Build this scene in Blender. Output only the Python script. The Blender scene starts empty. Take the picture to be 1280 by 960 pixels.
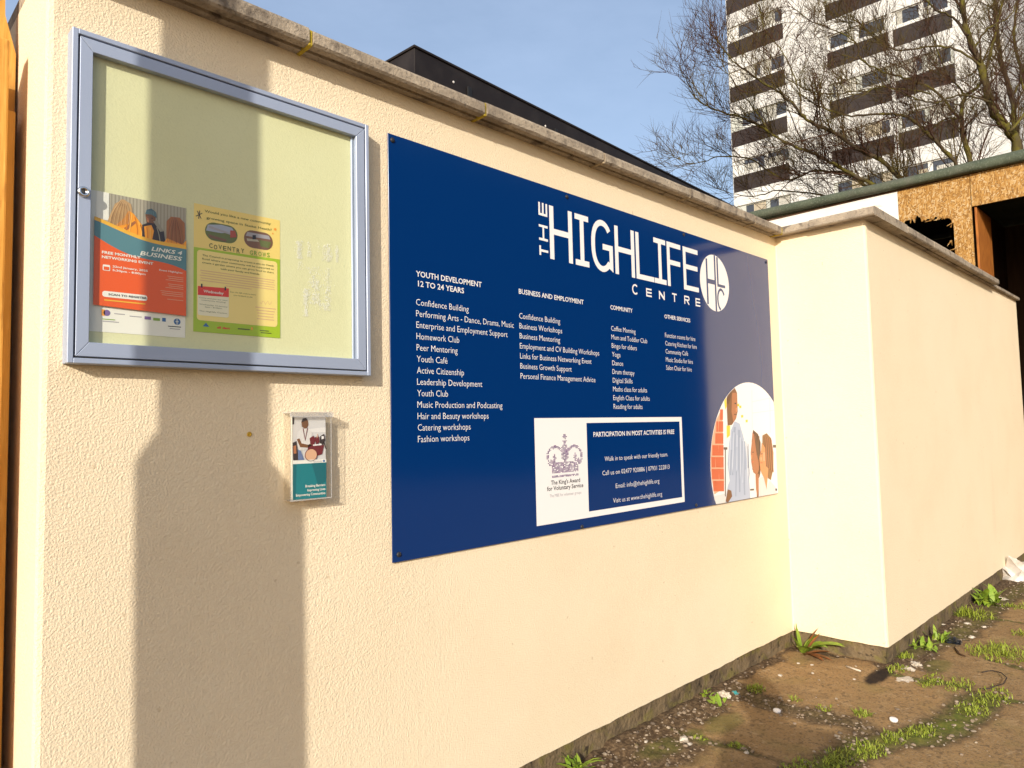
import bpy, bmesh, math, random
import numpy as np
from mathutils import Vector, Matrix, noise as mnoise
C = bpy.context.scene.collection
scn = bpy.context.scene
R_ = math.radians

# ------------------------------------------------------------------ camera
CAMZ = 1.17
FPX = 885.98                      # focal length for a 1280 px wide frame
YAW, PITCH, ROLL = 0.783768, 0.0626037, -0.0220626
CF = Vector((math.sin(YAW)*math.cos(PITCH), math.cos(YAW)*math.cos(PITCH), math.sin(PITCH)))
r0 = CF.cross(Vector((0, 0, 1))).normalized(); u0 = r0.cross(CF)
CR = math.cos(ROLL)*r0 + math.sin(ROLL)*u0
CU = -math.sin(ROLL)*r0 + math.cos(ROLL)*u0
CP = Vector((0, -1.66, CAMZ))
cd = bpy.data.cameras.new('camera'); cam = bpy.data.objects.new('camera', cd); C.objects.link(cam)
m = Matrix((CR, CU, -CF)).transposed().to_4x4(); m.translation = CP
cam.matrix_world = m
cd.sensor_width = 36; cd.lens = 36*FPX/1280; cd.clip_start = 0.02; cd.clip_end = 2000
scn.camera = cam

# ------------------------------------------------------------------ light
SUN_AZ, SUN_EL = R_(59.0), R_(19.5)            # direction the light travels, measured from +Y towards +X
SD = Vector((math.sin(SUN_AZ)*math.cos(SUN_EL), math.cos(SUN_AZ)*math.cos(SUN_EL), -math.sin(SUN_EL)))
w = bpy.data.worlds.new('World'); scn.world = w; w.use_nodes = True
nt = w.node_tree; nt.nodes.clear()
out = nt.nodes.new('ShaderNodeOutputWorld'); bg = nt.nodes.new('ShaderNodeBackground')
sky = nt.nodes.new('ShaderNodeTexSky'); sky.sky_type = 'NISHITA'; sky.sun_disc = False
sky.sun_elevation = SUN_EL; sky.sun_rotation = math.atan2(-SD.x, -SD.y)
sky.air_density = 1.0; sky.dust_density = 2.6; sky.ozone_density = 1.0
# thin high cloud: a faint whitish veil mixed into the sky
tc = nt.nodes.new('ShaderNodeTexCoord'); mp = nt.nodes.new('ShaderNodeMapping'); mp.inputs['Scale'].default_value = (1.2, 2.2, 5.0)
nz = nt.nodes.new('ShaderNodeTexNoise'); nz.inputs['Scale'].default_value = 1.6; nz.inputs['Detail'].default_value = 6; nz.inputs['Roughness'].default_value = 0.62
cr = nt.nodes.new('ShaderNodeMapRange'); cr.inputs[1].default_value = 0.42; cr.inputs[2].default_value = 0.8; cr.inputs[3].default_value = 0.26; cr.inputs[4].default_value = 0.42
mx = nt.nodes.new('ShaderNodeMix'); mx.data_type = 'RGBA'
nt.links.new(tc.outputs['Generated'], mp.inputs[0]); nt.links.new(mp.outputs[0], nz.inputs[0]); nt.links.new(nz.outputs[0], cr.inputs[0])
nt.links.new(cr.outputs[0], mx.inputs[0]); nt.links.new(sky.outputs[0], mx.inputs[6])
mx.inputs[7].default_value = (4.0, 4.95, 6.8, 1)
nt.links.new(mx.outputs[2], bg.inputs[0]); bg.inputs[1].default_value = 0.15
nt.links.new(bg.outputs[0], out.inputs[0])
sl = bpy.data.lights.new('sun', 'SUN'); sl.energy = 4.3; sl.angle = R_(0.42); sl.color = (1.0, 0.94, 0.84)
so = bpy.data.objects.new('sun', sl); C.objects.link(so); so.rotation_euler = SD.to_track_quat('-Z', 'Y').to_euler(); so.location = (-20, -10, 12)
scn.view_settings.view_transform = 'Standard'; scn.view_settings.look = 'None'
scn.view_settings.exposure = 0.24; scn.view_settings.gamma = 1.0; scn.view_settings.use_curve_mapping = False

# ------------------------------------------------------------------ helpers
rnd = random.Random(7)
def ray(px, py): return CR*((px-640)/FPX) + CU*((480-py)/FPX) + CF
def at(px, py, ax, v):
    """where the sight line measured on the photograph meets the real plane axis = v"""
    d = ray(px, py); return CP + d*((v-CP[ax])/d[ax])
def depth_pt(px, py, dep): return CP + ray(px, py)*dep

def thing(name, label, cat, loc=(0, 0, 0), group=None, kind=None):
    o = bpy.data.objects.new(name, None); C.objects.link(o); o.location = loc
    o.empty_display_size = 0.1
    tag(o, label, cat, group, kind); return o
def tag(o, label=None, cat=None, group=None, kind=None):
    if label: o['label'] = label
    if cat: o['category'] = cat
    if group: o['group'] = group
    if kind: o['kind'] = kind
    return o
def link(name, me, parent=None):
    o = bpy.data.objects.new(name, me); C.objects.link(o)
    if parent:
        o.parent = parent
        o.matrix_parent_inverse = Matrix.Translation(-Vector(parent_loc(parent)))
    return o
def parent_loc(p):
    v = Vector(p.location)
    if p.parent: v = v + parent_loc(p.parent) + p.matrix_parent_inverse.translation
    return v
def obj(name, bm, mats, parent=None, smooth=False):
    me = bpy.data.meshes.new(name); bm.to_mesh(me); bm.free()
    for mm in (mats if isinstance(mats, (list, tuple)) else [mats]): me.materials.append(mm)
    if smooth:
        for p in me.polygons: p.use_smooth = True
    return link(name, me, parent)
def pymesh(name, verts, faces, mats, parent=None, smooth=False, midx=None):
    me = bpy.data.meshes.new(name); me.from_pydata([tuple(v) for v in verts], [], faces)
    for mm in (mats if isinstance(mats, (list, tuple)) else [mats]): me.materials.append(mm)
    if midx:
        for p, i in zip(me.polygons, midx): p.material_index = i
    if smooth:
        for p in me.polygons: p.use_smooth = True
    me.update()
    return link(name, me, parent)
def box(bm, x0, x1, y0, y1, z0, z1, bev=0.0, M=None, seg=2):
    vs = [bm.verts.new(p) for p in ((x0,y0,z0),(x1,y0,z0),(x1,y1,z0),(x0,y1,z0),(x0,y0,z1),(x1,y0,z1),(x1,y1,z1),(x0,y1,z1))]
    if M is not None:
        for v in vs: v.co = M @ v.co
    fs = [bm.faces.new([vs[i] for i in q]) for q in ((0,3,2,1),(4,5,6,7),(0,1,5,4),(1,2,6,5),(2,3,7,6),(3,0,4,7))]
    if bev > 0:
        es = list({e for f in fs for e in f.edges})
        bmesh.ops.bevel(bm, geom=es, offset=bev, segments=seg, affect='EDGES', profile=0.5)
def prism(bm, pts, axis_vec):
    """extrude a planar polygon (list of Vectors) by axis_vec"""
    a = [bm.verts.new(p) for p in pts]; b = [bm.verts.new(Vector(p)+Vector(axis_vec)) for p in pts]
    n = len(pts); fs = [bm.faces.new(a), bm.faces.new(list(reversed(b)))]
    for i in range(n): fs.append(bm.faces.new((a[i], b[i], b[(i+1) % n], a[(i+1) % n])))
    bmesh.ops.recalc_face_normals(bm, faces=fs)
def tube_data(V, Fc, pts, rad, sides=6, cap=True):
    base = len(V); n = len(pts); pts = [Vector(p) for p in pts]
    T = (pts[1]-pts[0]).normalized()
    X = T.orthogonal().normalized()
    for i in range(n):
        t = (pts[min(i+1, n-1)]-pts[max(i-1, 0)])
        if t.length > 1e-9: t.normalize()
        else: t = T
        X = (X - t*X.dot(t))
        X = X.normalized() if X.length > 1e-6 else t.orthogonal().normalized()
        Y = t.cross(X)
        for k in range(sides):
            a = 2*math.pi*k/sides
            V.append(pts[i] + (X*math.cos(a)+Y*math.sin(a))*rad[i])
    for i in range(n-1):
        for k in range(sides):
            a = base+i*sides+k; b = base+i*sides+(k+1) % sides
            Fc.append((a, b, b+sides, a+sides))
    if cap:
        Fc.append(tuple(base+k for k in reversed(range(sides)))); Fc.append(tuple(base+(n-1)*sides+k for k in range(sides)))
def lathe(bm, prof, seg=24, M=None):
    """prof: list of (radius, z)"""
    rings = []
    for r, z in prof:
        rings.append([bm.verts.new((M @ Vector((r*math.cos(2*math.pi*k/seg), r*math.sin(2*math.pi*k/seg), z))) if M is not None else (r*math.cos(2*math.pi*k/seg), r*math.sin(2*math.pi*k/seg), z)) for k in range(seg)])
    for a, b in zip(rings, rings[1:]):
        for k in range(seg): bm.faces.new((a[k], a[(k+1) % seg], b[(k+1) % seg], b[k]))
    bm.faces.new(list(reversed(rings[0]))); bm.faces.new(rings[-1])

# ------------------------------------------------------------------ materials
def mat(name, col, rough=0.7, spec=0.4, metal=0.0, var=None, bump=None, ior=None):
    """var: list of (scale, detail, color, lo, hi, fac, stretch) blotches over the base colour; bump: list of (scale, detail, strength, distance)"""
    mm = bpy.data.materials.new(name); mm.use_nodes = True; n = mm.node_tree.nodes; l = mm.node_tree.links
    b = n['Principled BSDF']; b.inputs['Base Color'].default_value = (*col, 1); b.inputs['Roughness'].default_value = rough
    b.inputs['Specular IOR Level'].default_value = spec; b.inputs['Metallic'].default_value = metal
    if ior: b.inputs['IOR'].default_value = ior
    t = n.new('ShaderNodeTexCoord'); src = None
    def noise_at(scale, detail, stretch=(1, 1, 1)):
        mpn = n.new('ShaderNodeMapping'); mpn.inputs['Scale'].default_value = stretch; mpn.inputs['Location'].default_value = (rnd.uniform(0, 9), rnd.uniform(0, 9), rnd.uniform(0, 9))
        l.new(t.outputs['Object'], mpn.inputs[0])
        x = n.new('ShaderNodeTexNoise'); x.inputs['Scale'].default_value = scale; x.inputs['Detail'].default_value = detail
        l.new(mpn.outputs[0], x.inputs[0]); return x.outputs[0]
    for it in (var or []):
        sc, de, c2, lo, hi, fac = it[:6]; st = it[6] if len(it) > 6 else (1, 1, 1)
        ns = noise_at(sc, de, st)
        mr = n.new('ShaderNodeMapRange'); mr.inputs[1].default_value = lo; mr.inputs[2].default_value = hi; mr.inputs[4].default_value = fac
        l.new(ns, mr.inputs[0])
        mi = n.new('ShaderNodeMix'); mi.data_type = 'RGBA'; l.new(mr.outputs[0], mi.inputs[0])
        if src: l.new(src, mi.inputs[6])
        else: mi.inputs[6].default_value = (*col, 1)
        mi.inputs[7].default_value = (*c2, 1); src = mi.outputs[2]
    if src: l.new(src, b.inputs['Base Color'])
    prev = None
    for it in (bump or []):
        sc, de, stg, dist = it[:4]; st = it[4] if len(it) > 4 else (1, 1, 1)
        bn = n.new('ShaderNodeBump'); bn.inputs['Strength'].default_value = stg; bn.inputs['Distance'].default_value = dist
        l.new(noise_at(sc, de, st), bn.inputs['Height'])
        if prev: l.new(prev, bn.inputs['Normal'])
        prev = bn.outputs[0]
    if prev: l.new(prev, b.inputs['Normal'])
    return mm
def plain(name, col, rough=0.5, spec=0.4): return mat(name, col, rough, spec)
def clear(name, tint=(1, 1, 1), rough=0.02, ior=1.45, extra=0.0):
    """thin clear sheet: see-through with a Fresnel reflection"""
    mm = bpy.data.materials.new(name); mm.use_nodes = True; n = mm.node_tree.nodes; l = mm.node_tree.links; n.clear()
    o = n.new('ShaderNodeOutputMaterial'); tr = n.new('ShaderNodeBsdfTransparent'); tr.inputs[0].default_value = (*tint, 1)
    g = n.new('ShaderNodeBsdfGlossy'); g.inputs['Roughness'].default_value = rough
    fr = n.new('ShaderNodeFresnel'); ge = n.new('ShaderNodeNewGeometry'); io = n.new('ShaderNodeMix')   # a thin sheet reflects alike from both sides
    io.inputs[2].default_value = ior; io.inputs[3].default_value = 1/ior; l.new(ge.outputs['Backfacing'], io.inputs[0]); l.new(io.outputs[0], fr.inputs['IOR'])
    ms = n.new('ShaderNodeMixShader'); l.new(fr.outputs[0], ms.inputs[0]); l.new(tr.outputs[0], ms.inputs[1]); l.new(g.outputs[0], ms.inputs[2])
    last = ms.outputs[0]
    if extra:
        df = n.new('ShaderNodeBsdfDiffuse'); df.inputs[0].default_value = (0.8, 0.8, 0.78, 1)
        m2 = n.new('ShaderNodeMixShader'); m2.inputs[0].default_value = extra; l.new(last, m2.inputs[1]); l.new(df.outputs[0], m2.inputs[2]); last = m2.outputs[0]
    l.new(last, o.inputs[0]); return mm

M = {}
M['render'] = mat('cream_render', (0.775, 0.64, 0.445), 0.92, 0.15,
    var=[(3.0, 5, (0.725, 0.58, 0.39), 0.42, 0.75, 0.55), (90, 3, (0.80, 0.69, 0.50), 0.5, 0.75, 0.5), (1.2, 3, (0.785, 0.67, 0.485), 0.45, 0.75, 0.5), (6, 6, (0.62, 0.46, 0.30), 0.66, 0.85, 0.35, (1, 1, 0.12)), (38, 2, (0.50, 0.36, 0.21), 0.735, 0.77, 0.5)],
    bump=[(215, 3, 0.75, 0.0035), (90, 2, 0.25, 0.003), (10, 2, 0.15, 0.008)])
M['plinth'] = mat('damp_plinth_concrete', (0.165, 0.118, 0.066), 0.95, 0.15,
    var=[(9, 6, (0.09, 0.065, 0.04), 0.45, 0.62, 0.9), (14, 5, (0.15, 0.128, 0.032), 0.52, 0.66, 0.7), (40, 4, (0.20, 0.155, 0.105), 0.58, 0.72, 0.5), (22, 4, (0.035, 0.026, 0.018), 0.62, 0.68, 0.9)],
    bump=[(60, 5, 0.7, 0.012), (12, 4, 0.6, 0.02)])
M['coping'] = mat('weathered_coping_concrete', (0.35, 0.285, 0.21), 0.93, 0.2,
    var=[(7, 6, (0.18, 0.145, 0.11), 0.45, 0.66, 0.75), (30, 5, (0.47, 0.39, 0.29), 0.52, 0.7, 0.6), (16, 6, (0.09, 0.07, 0.055), 0.58, 0.68, 0.8), (120, 3, (0.12, 0.1, 0.08), 0.55, 0.66, 0.5)],
    bump=[(140, 4, 0.6, 0.005), (25, 5, 0.3, 0.006)])
M['mortar_yellow'] = mat('yellow_lichen_mortar', (0.45, 0.33, 0.04), 0.95, 0.1, var=[(40, 4, (0.22, 0.17, 0.05), 0.45, 0.65, 0.7)], bump=[(120, 4, 0.7, 0.006)])
M['mortar'] = mat('grey_mortar', (0.36, 0.28, 0.18), 0.95, 0.1, bump=[(120, 4, 0.7, 0.006)])
M['alu'] = mat('anodised_aluminium', (0.36, 0.41, 0.52), 0.42, 0.5, metal=0.2, var=[(4, 3, (0.33, 0.375, 0.48), 0.4, 0.7, 0.6), (60, 3, (0.42, 0.42, 0.45), 0.66, 0.76, 0.5)], bump=[(300, 2, 0.05, 0.002)])
M['chrome'] = mat('bright_lock_metal', (0.75, 0.74, 0.72), 0.2, 0.5, metal=1.0)
M['black'] = mat('black_gasket', (0.012, 0.012, 0.013), 0.6, 0.3)
M['backing'] = mat('pale_backing_board', (0.70, 0.68, 0.42), 0.75, 0.25, var=[(3, 4, (0.66, 0.63, 0.36), 0.4, 0.7, 0.7), (220, 2, (0.60, 0.58, 0.34), 0.55, 0.75, 0.4)], bump=[(260, 3, 0.25, 0.002)])
M['residue'] = mat('white_adhesive_residue', (0.88, 0.86, 0.74), 0.6, 0.3)
M['glass'] = clear('door_glazing', (0.97, 0.985, 0.97), 0.015, 1.4)
M['acrylic'] = clear('clear_acrylic', (0.98, 0.98, 0.975), 0.04, 1.35, 0.015)
M['acrylic_edge'] = clear('frosted_acrylic_edge', (0.92, 0.90, 0.88), 0.25, 1.45, 0.25)
SIGN_ROUGH = 0.11
M['sign_blue'] = mat('gloss_blue_sign', (0.001, 0.027, 0.13), SIGN_ROUGH, 0.5, ior=1.62, bump=[(2.2, 2, 0.06, 0.02)])
M['sign_white'] = mat('sign_white_vinyl', (0.80, 0.77, 0.74), 0.25, 0.4)
M['sign_edge'] = mat('sign_edge_black', (0.02, 0.02, 0.025), 0.5)
def ink(name, c, rough=0.35): M[name] = plain('ink_'+name, c, rough, 0.35); return M[name]
for nme, c in {'purple': (0.10, 0.035, 0.14), 'mauve': (0.25, 0.14, 0.27), 'ink_dark': (0.03, 0.025, 0.03), 'ink_grey': (0.35, 0.32, 0.34), 'photo_white': (0.83, 0.80, 0.76), 'photo_shadow': (0.70, 0.66, 0.62),
    'brick_red': (0.62, 0.13, 0.05), 'brick_mortar': (0.75, 0.40, 0.24), 'skin_deep': (0.20, 0.085, 0.035), 'skin_mid': (0.42, 0.16, 0.07), 'skin_tan': (0.66, 0.27, 0.11), 'hair_dark': (0.13, 0.055, 0.025), 'hair_brown': (0.25, 0.12, 0.045),
    'shirt_blue': (0.42, 0.47, 0.58), 'shirt_fold': (0.30, 0.35, 0.46), 'shirt_pink': (0.74, 0.62, 0.60), 'yellow_spot': (0.80, 0.58, 0.05), 'rail_dark': (0.13, 0.10, 0.08),
    'poster_red': (0.76, 0.105, 0.015), 'poster_teal': (0.10, 0.22, 0.25), 'poster_orange': (0.88, 0.33, 0.02), 'poster_white': (0.80, 0.77, 0.68), 'blonde': (0.50, 0.30, 0.13), 'auburn': (0.36, 0.13, 0.04), 'tin_grey': (0.42, 0.37, 0.28), 'tin_dark': (0.31, 0.27, 0.20), 'dark_coat': (0.045, 0.03, 0.028), 'beanie': (0.09, 0.14, 0.16),
    'gold_line': (0.80, 0.42, 0.04), 'poster_yellow': (0.83, 0.62, 0.19), 'poster_green': (0.36, 0.50, 0.03), 'panel_yellow': (0.84, 0.66, 0.24), 'title_green': (0.12, 0.13, 0.03), 'red_tab': (0.68, 0.05, 0.03), 'field_green': (0.14, 0.16, 0.05), 'sky_grey': (0.36, 0.38, 0.46), 'soil_brown': (0.20, 0.10, 0.06), 'shed_red': (0.38, 0.08, 0.05), 'cream_paper': (0.80, 0.74, 0.54),
    'leaf_teal': (0.01, 0.19, 0.21), 'leaf_teal_dark': (0.008, 0.13, 0.15), 'drum_tan': (0.68, 0.40, 0.24), 'drum_red': (0.16, 0.02, 0.025), 'tee_white': (0.76, 0.72, 0.68), 'jean_blue': (0.14, 0.19, 0.34), 'room_white': (0.70, 0.68, 0.66), 'logo_blue': (0.05, 0.14, 0.33), 'jacket_dark': (0.62, 0.19, 0.01), 'jacket_light': (0.93, 0.46, 0.07), 'blonde_light': (0.64, 0.43, 0.22), 'blonde_dark': (0.34, 0.18, 0.07), 'auburn_dark': (0.20, 0.06, 0.02), 'skin_pale': (0.70, 0.40, 0.26), 'teal_light': (0.17, 0.32, 0.35), 'shirt_light': (0.56, 0.60, 0.68), 'logo_orange': (0.85, 0.32, 0.05), 'logo_violet': (0.20, 0.12, 0.30), 'logo_green': (0.22, 0.36, 0.04)}.items(): ink(nme, c)
M['wood_post'] = mat('fresh_sawn_timber', (0.60, 0.31, 0.065), 0.8, 0.25, var=[(10, 5, (0.42, 0.19, 0.03), 0.45, 0.7, 0.8, (6, 6, 0.5)), (7, 3, (0.25, 0.10, 0.02), 0.66, 0.74, 0.9, (2.5, 2.5, 1)), (60, 3, (0.70, 0.42, 0.12), 0.55, 0.7, 0.5, (3, 3, 0.2))], bump=[(50, 4, 0.4, 0.004, (4, 4, 0.2))])
M['cladding'] = mat('black_fascia_cladding', (0.015, 0.011, 0.010), 0.55, 0.2, var=[(5, 4, (0.03, 0.024, 0.021), 0.45, 0.7, 0.6)])
M['rivet'] = plain('pale_rivet', (0.6, 0.58, 0.55), 0.4)
M['dark_brick'] = mat('dark_brick', (0.14, 0.07, 0.05), 0.9)
M['tower_white'] = mat('tower_white_panels', (0.58, 0.57, 0.54), 0.75, 0.3, var=[(0.35, 5, (0.48, 0.475, 0.455), 0.42, 0.7, 0.7), (2.0, 5, (0.50, 0.48, 0.44), 0.6, 0.8, 0.4, (1, 1, 0.2))])
M['tower_joint'] = plain('tower_joint_grey', (0.40, 0.39, 0.37), 0.8)
M['tower_brown'] = mat('tower_brown_panel', (0.022, 0.0145, 0.0125), 0.6, 0.3, var=[(3, 4, (0.032, 0.022, 0.019), 0.4, 0.7, 0.6)])
M['tower_frame'] = plain('tower_window_frame', (0.62, 0.61, 0.57), 0.5)
M['tower_pane'] = mat('tower_window_pane', (0.045, 0.05, 0.06), 0.08, 0.6)
M['tower_pale'] = mat('tower_grey_infill', (0.44, 0.45, 0.40), 0.5, 0.4)
M['curtain'] = mat('net_curtain', (0.46, 0.44, 0.38), 0.8, 0.2)
M['curtain_warm'] = mat('warm_curtain', (0.42, 0.36, 0.26), 0.8, 0.2)
M['felt'] = mat('green_mineral_felt', (0.085, 0.098, 0.066), 0.95, 0.1, var=[(6, 5, (0.055, 0.066, 0.045), 0.42, 0.68, 0.8), (70, 4, (0.16, 0.17, 0.13), 0.52, 0.7, 0.7), (3, 4, (0.13, 0.12, 0.095), 0.55, 0.75, 0.6)], bump=[(200, 3, 0.6, 0.006), (9, 3, 0.4, 0.02)])
M['white_board'] = mat('peeling_white_board', (0.72, 0.68, 0.62), 0.8, 0.25, var=[(14, 5, (0.50, 0.36, 0.22), 0.62, 0.7, 0.8, (1, 0.35, 1.6)), (5, 4, (0.62, 0.58, 0.52), 0.4, 0.7, 0.6)], bump=[(40, 4, 0.3, 0.005)])
def osb_mat():
    mm = bpy.data.materials.new('strand_board'); mm.use_nodes = True; n = mm.node_tree.nodes; l = mm.node_tree.links
    b = n['Principled BSDF']; b.inputs['Roughness'].default_value = 0.75; b.inputs['Specular IOR Level'].default_value = 0.25
    t = n.new('ShaderNodeTexCoord'); cols = []
    def strands(rot, off, sc):
        mp = n.new('ShaderNodeMapping'); mp.vector_type = 'TEXTURE'; mp.inputs['Rotation'].default_value = (rot, 0, 0); mp.inputs['Scale'].default_value = (1, 1.0, 0.27); mp.inputs['Location'].default_value = (0, off, off*2)
        l.new(t.outputs['Object'], mp.inputs[0])
        v = n.new('ShaderNodeTexVoronoi'); v.inputs['Scale'].default_value = sc; v.feature = 'F1'; l.new(mp.outputs[0], v.inputs['Vector']); return v.outputs['Color']
    sp = n.new('ShaderNodeSeparateColor'); l.new(strands(0.5, 1.3, 30), sp.inputs[0])
    sp2 = n.new('ShaderNodeSeparateColor'); l.new(strands(-0.7, 4.1, 36), sp2.inputs[0])
    sp3 = n.new('ShaderNodeSeparateColor'); l.new(strands(1.6, 6.1, 32), sp3.inputs[0])
    g = n.new('ShaderNodeMath'); g.operation = 'GREATER_THAN'; g.inputs[1].default_value = 0.5; l.new(sp2.outputs[1], g.inputs[0])
    mA = n.new('ShaderNodeMix'); l.new(g.outputs[0], mA.inputs[0]); l.new(sp.outputs[0], mA.inputs[2]); l.new(sp2.outputs[0], mA.inputs[3])
    g2 = n.new('ShaderNodeMath'); g2.operation = 'GREATER_THAN'; g2.inputs[1].default_value = 0.62; l.new(sp3.outputs[1], g2.inputs[0])
    mB = n.new('ShaderNodeMix'); l.new(g2.outputs[0], mB.inputs[0]); l.new(mA.outputs[0], mB.inputs[2]); l.new(sp3.outputs[0], mB.inputs[3])
    ramp = n.new('ShaderNodeValToRGB'); l.new(mB.outputs[0], ramp.inputs[0])
    e = ramp.color_ramp.elements; e[0].color = (0.19, 0.09, 0.022, 1); e[1].color = (0.48, 0.345, 0.185, 1)
    x = ramp.color_ramp.elements.new(0.45); x.color = (0.33, 0.165, 0.038, 1)
    x = ramp.color_ramp.elements.new(0.75); x.color = (0.42, 0.24, 0.075, 1)
    l.new(ramp.outputs[0], b.inputs['Base Color'])
    bn = n.new('ShaderNodeBump'); bn.inputs['Strength'].default_value = 0.5; bn.inputs['Distance'].default_value = 0.004; l.new(mB.outputs[0], bn.inputs['Height']); l.new(bn.outputs[0], b.inputs['Normal'])
    return mm
M['osb'] = osb_mat()
M['osb_jamb'] = mat('wet_ply_jamb', (0.36, 0.125, 0.02), 0.7, 0.3, var=[(14, 4, (0.22, 0.065, 0.01), 0.42, 0.65, 0.8, (3, 3, 0.7))])
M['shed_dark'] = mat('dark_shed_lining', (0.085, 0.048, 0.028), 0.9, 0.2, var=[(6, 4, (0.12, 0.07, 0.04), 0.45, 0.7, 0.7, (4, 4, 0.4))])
M['bark'] = mat('mossy_bark', (0.062, 0.043, 0.024), 0.9, 0.2, var=[(2.4, 5, (0.125, 0.108, 0.016), 0.42, 0.60, 0.9), (9, 5, (0.07, 0.055, 0.04), 0.5, 0.7, 0.6)], bump=[(18, 4, 0.6, 0.02)])
M['twig'] = mat('reddish_twig', (0.06, 0.028, 0.016), 0.85, 0.2, var=[(0.9, 4, (0.095, 0.075, 0.013), 0.45, 0.62, 0.8)])
M['leaf'] = mat('weed_leaf', (0.16, 0.25, 0.022), 0.55, 0.35, var=[(30, 3, (0.27, 0.32, 0.03), 0.42, 0.68, 0.8)])
M['leaf_dry'] = mat('withered_leaf', (0.25, 0.085, 0.025), 0.8, 0.2, var=[(25, 3, (0.16, 0.08, 0.03), 0.4, 0.6, 0.7)])
M['grass'] = mat('grass_blade', (0.21, 0.255, 0.022), 0.6, 0.3, var=[(40, 2, (0.27, 0.27, 0.05), 0.5, 0.7, 0.7)])
M['pebble'] = mat('gravel_grit', (0.24, 0.18, 0.125), 0.9, 0.2, var=[(31, 1, (0.36, 0.29, 0.21), 0.54, 0.64, 0.9), (23, 1, (0.10, 0.075, 0.055), 0.55, 0.65, 0.9)])
M['white_stone'] = mat('white_litter_stone', (0.52, 0.46, 0.38), 0.8, 0.3, var=[(60, 3, (0.32, 0.26, 0.19), 0.48, 0.62, 0.8)])
M['paper'] = mat('dirty_white_paper', (0.52, 0.45, 0.36), 0.8, 0.2, var=[(30, 4, (0.42, 0.34, 0.25), 0.5, 0.7, 0.6)])
M['bag'] = mat('white_plastic_bag', (0.58, 0.54, 0.49), 0.5, 0.4, var=[(12, 4, (0.30, 0.24, 0.18), 0.45, 0.65, 0.8)])
M['bin_bag'] = mat('black_plastic_scrap', (0.012, 0.013, 0.016), 0.3, 0.5)
M['teal_wrap'] = plain('teal_wrapper', (0.05, 0.30, 0.30), 0.4)
M['wire'] = plain('rusty_wire', (0.035, 0.022, 0.016), 0.7)
M['plug'] = plain('yellow_wall_plug', (0.55, 0.34, 0.03), 0.5)
M['coat'] = mat('dark_coat_cloth', (0.03, 0.03, 0.035), 0.9)
M['skin'] = mat('skin', (0.45, 0.25, 0.17), 0.6)
M['hair'] = mat('hair', (0.04, 0.025, 0.018), 0.7)
M['lamp_steel'] = mat('galvanised_column', (0.30, 0.31, 0.32), 0.6, metal=0.4)

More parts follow.
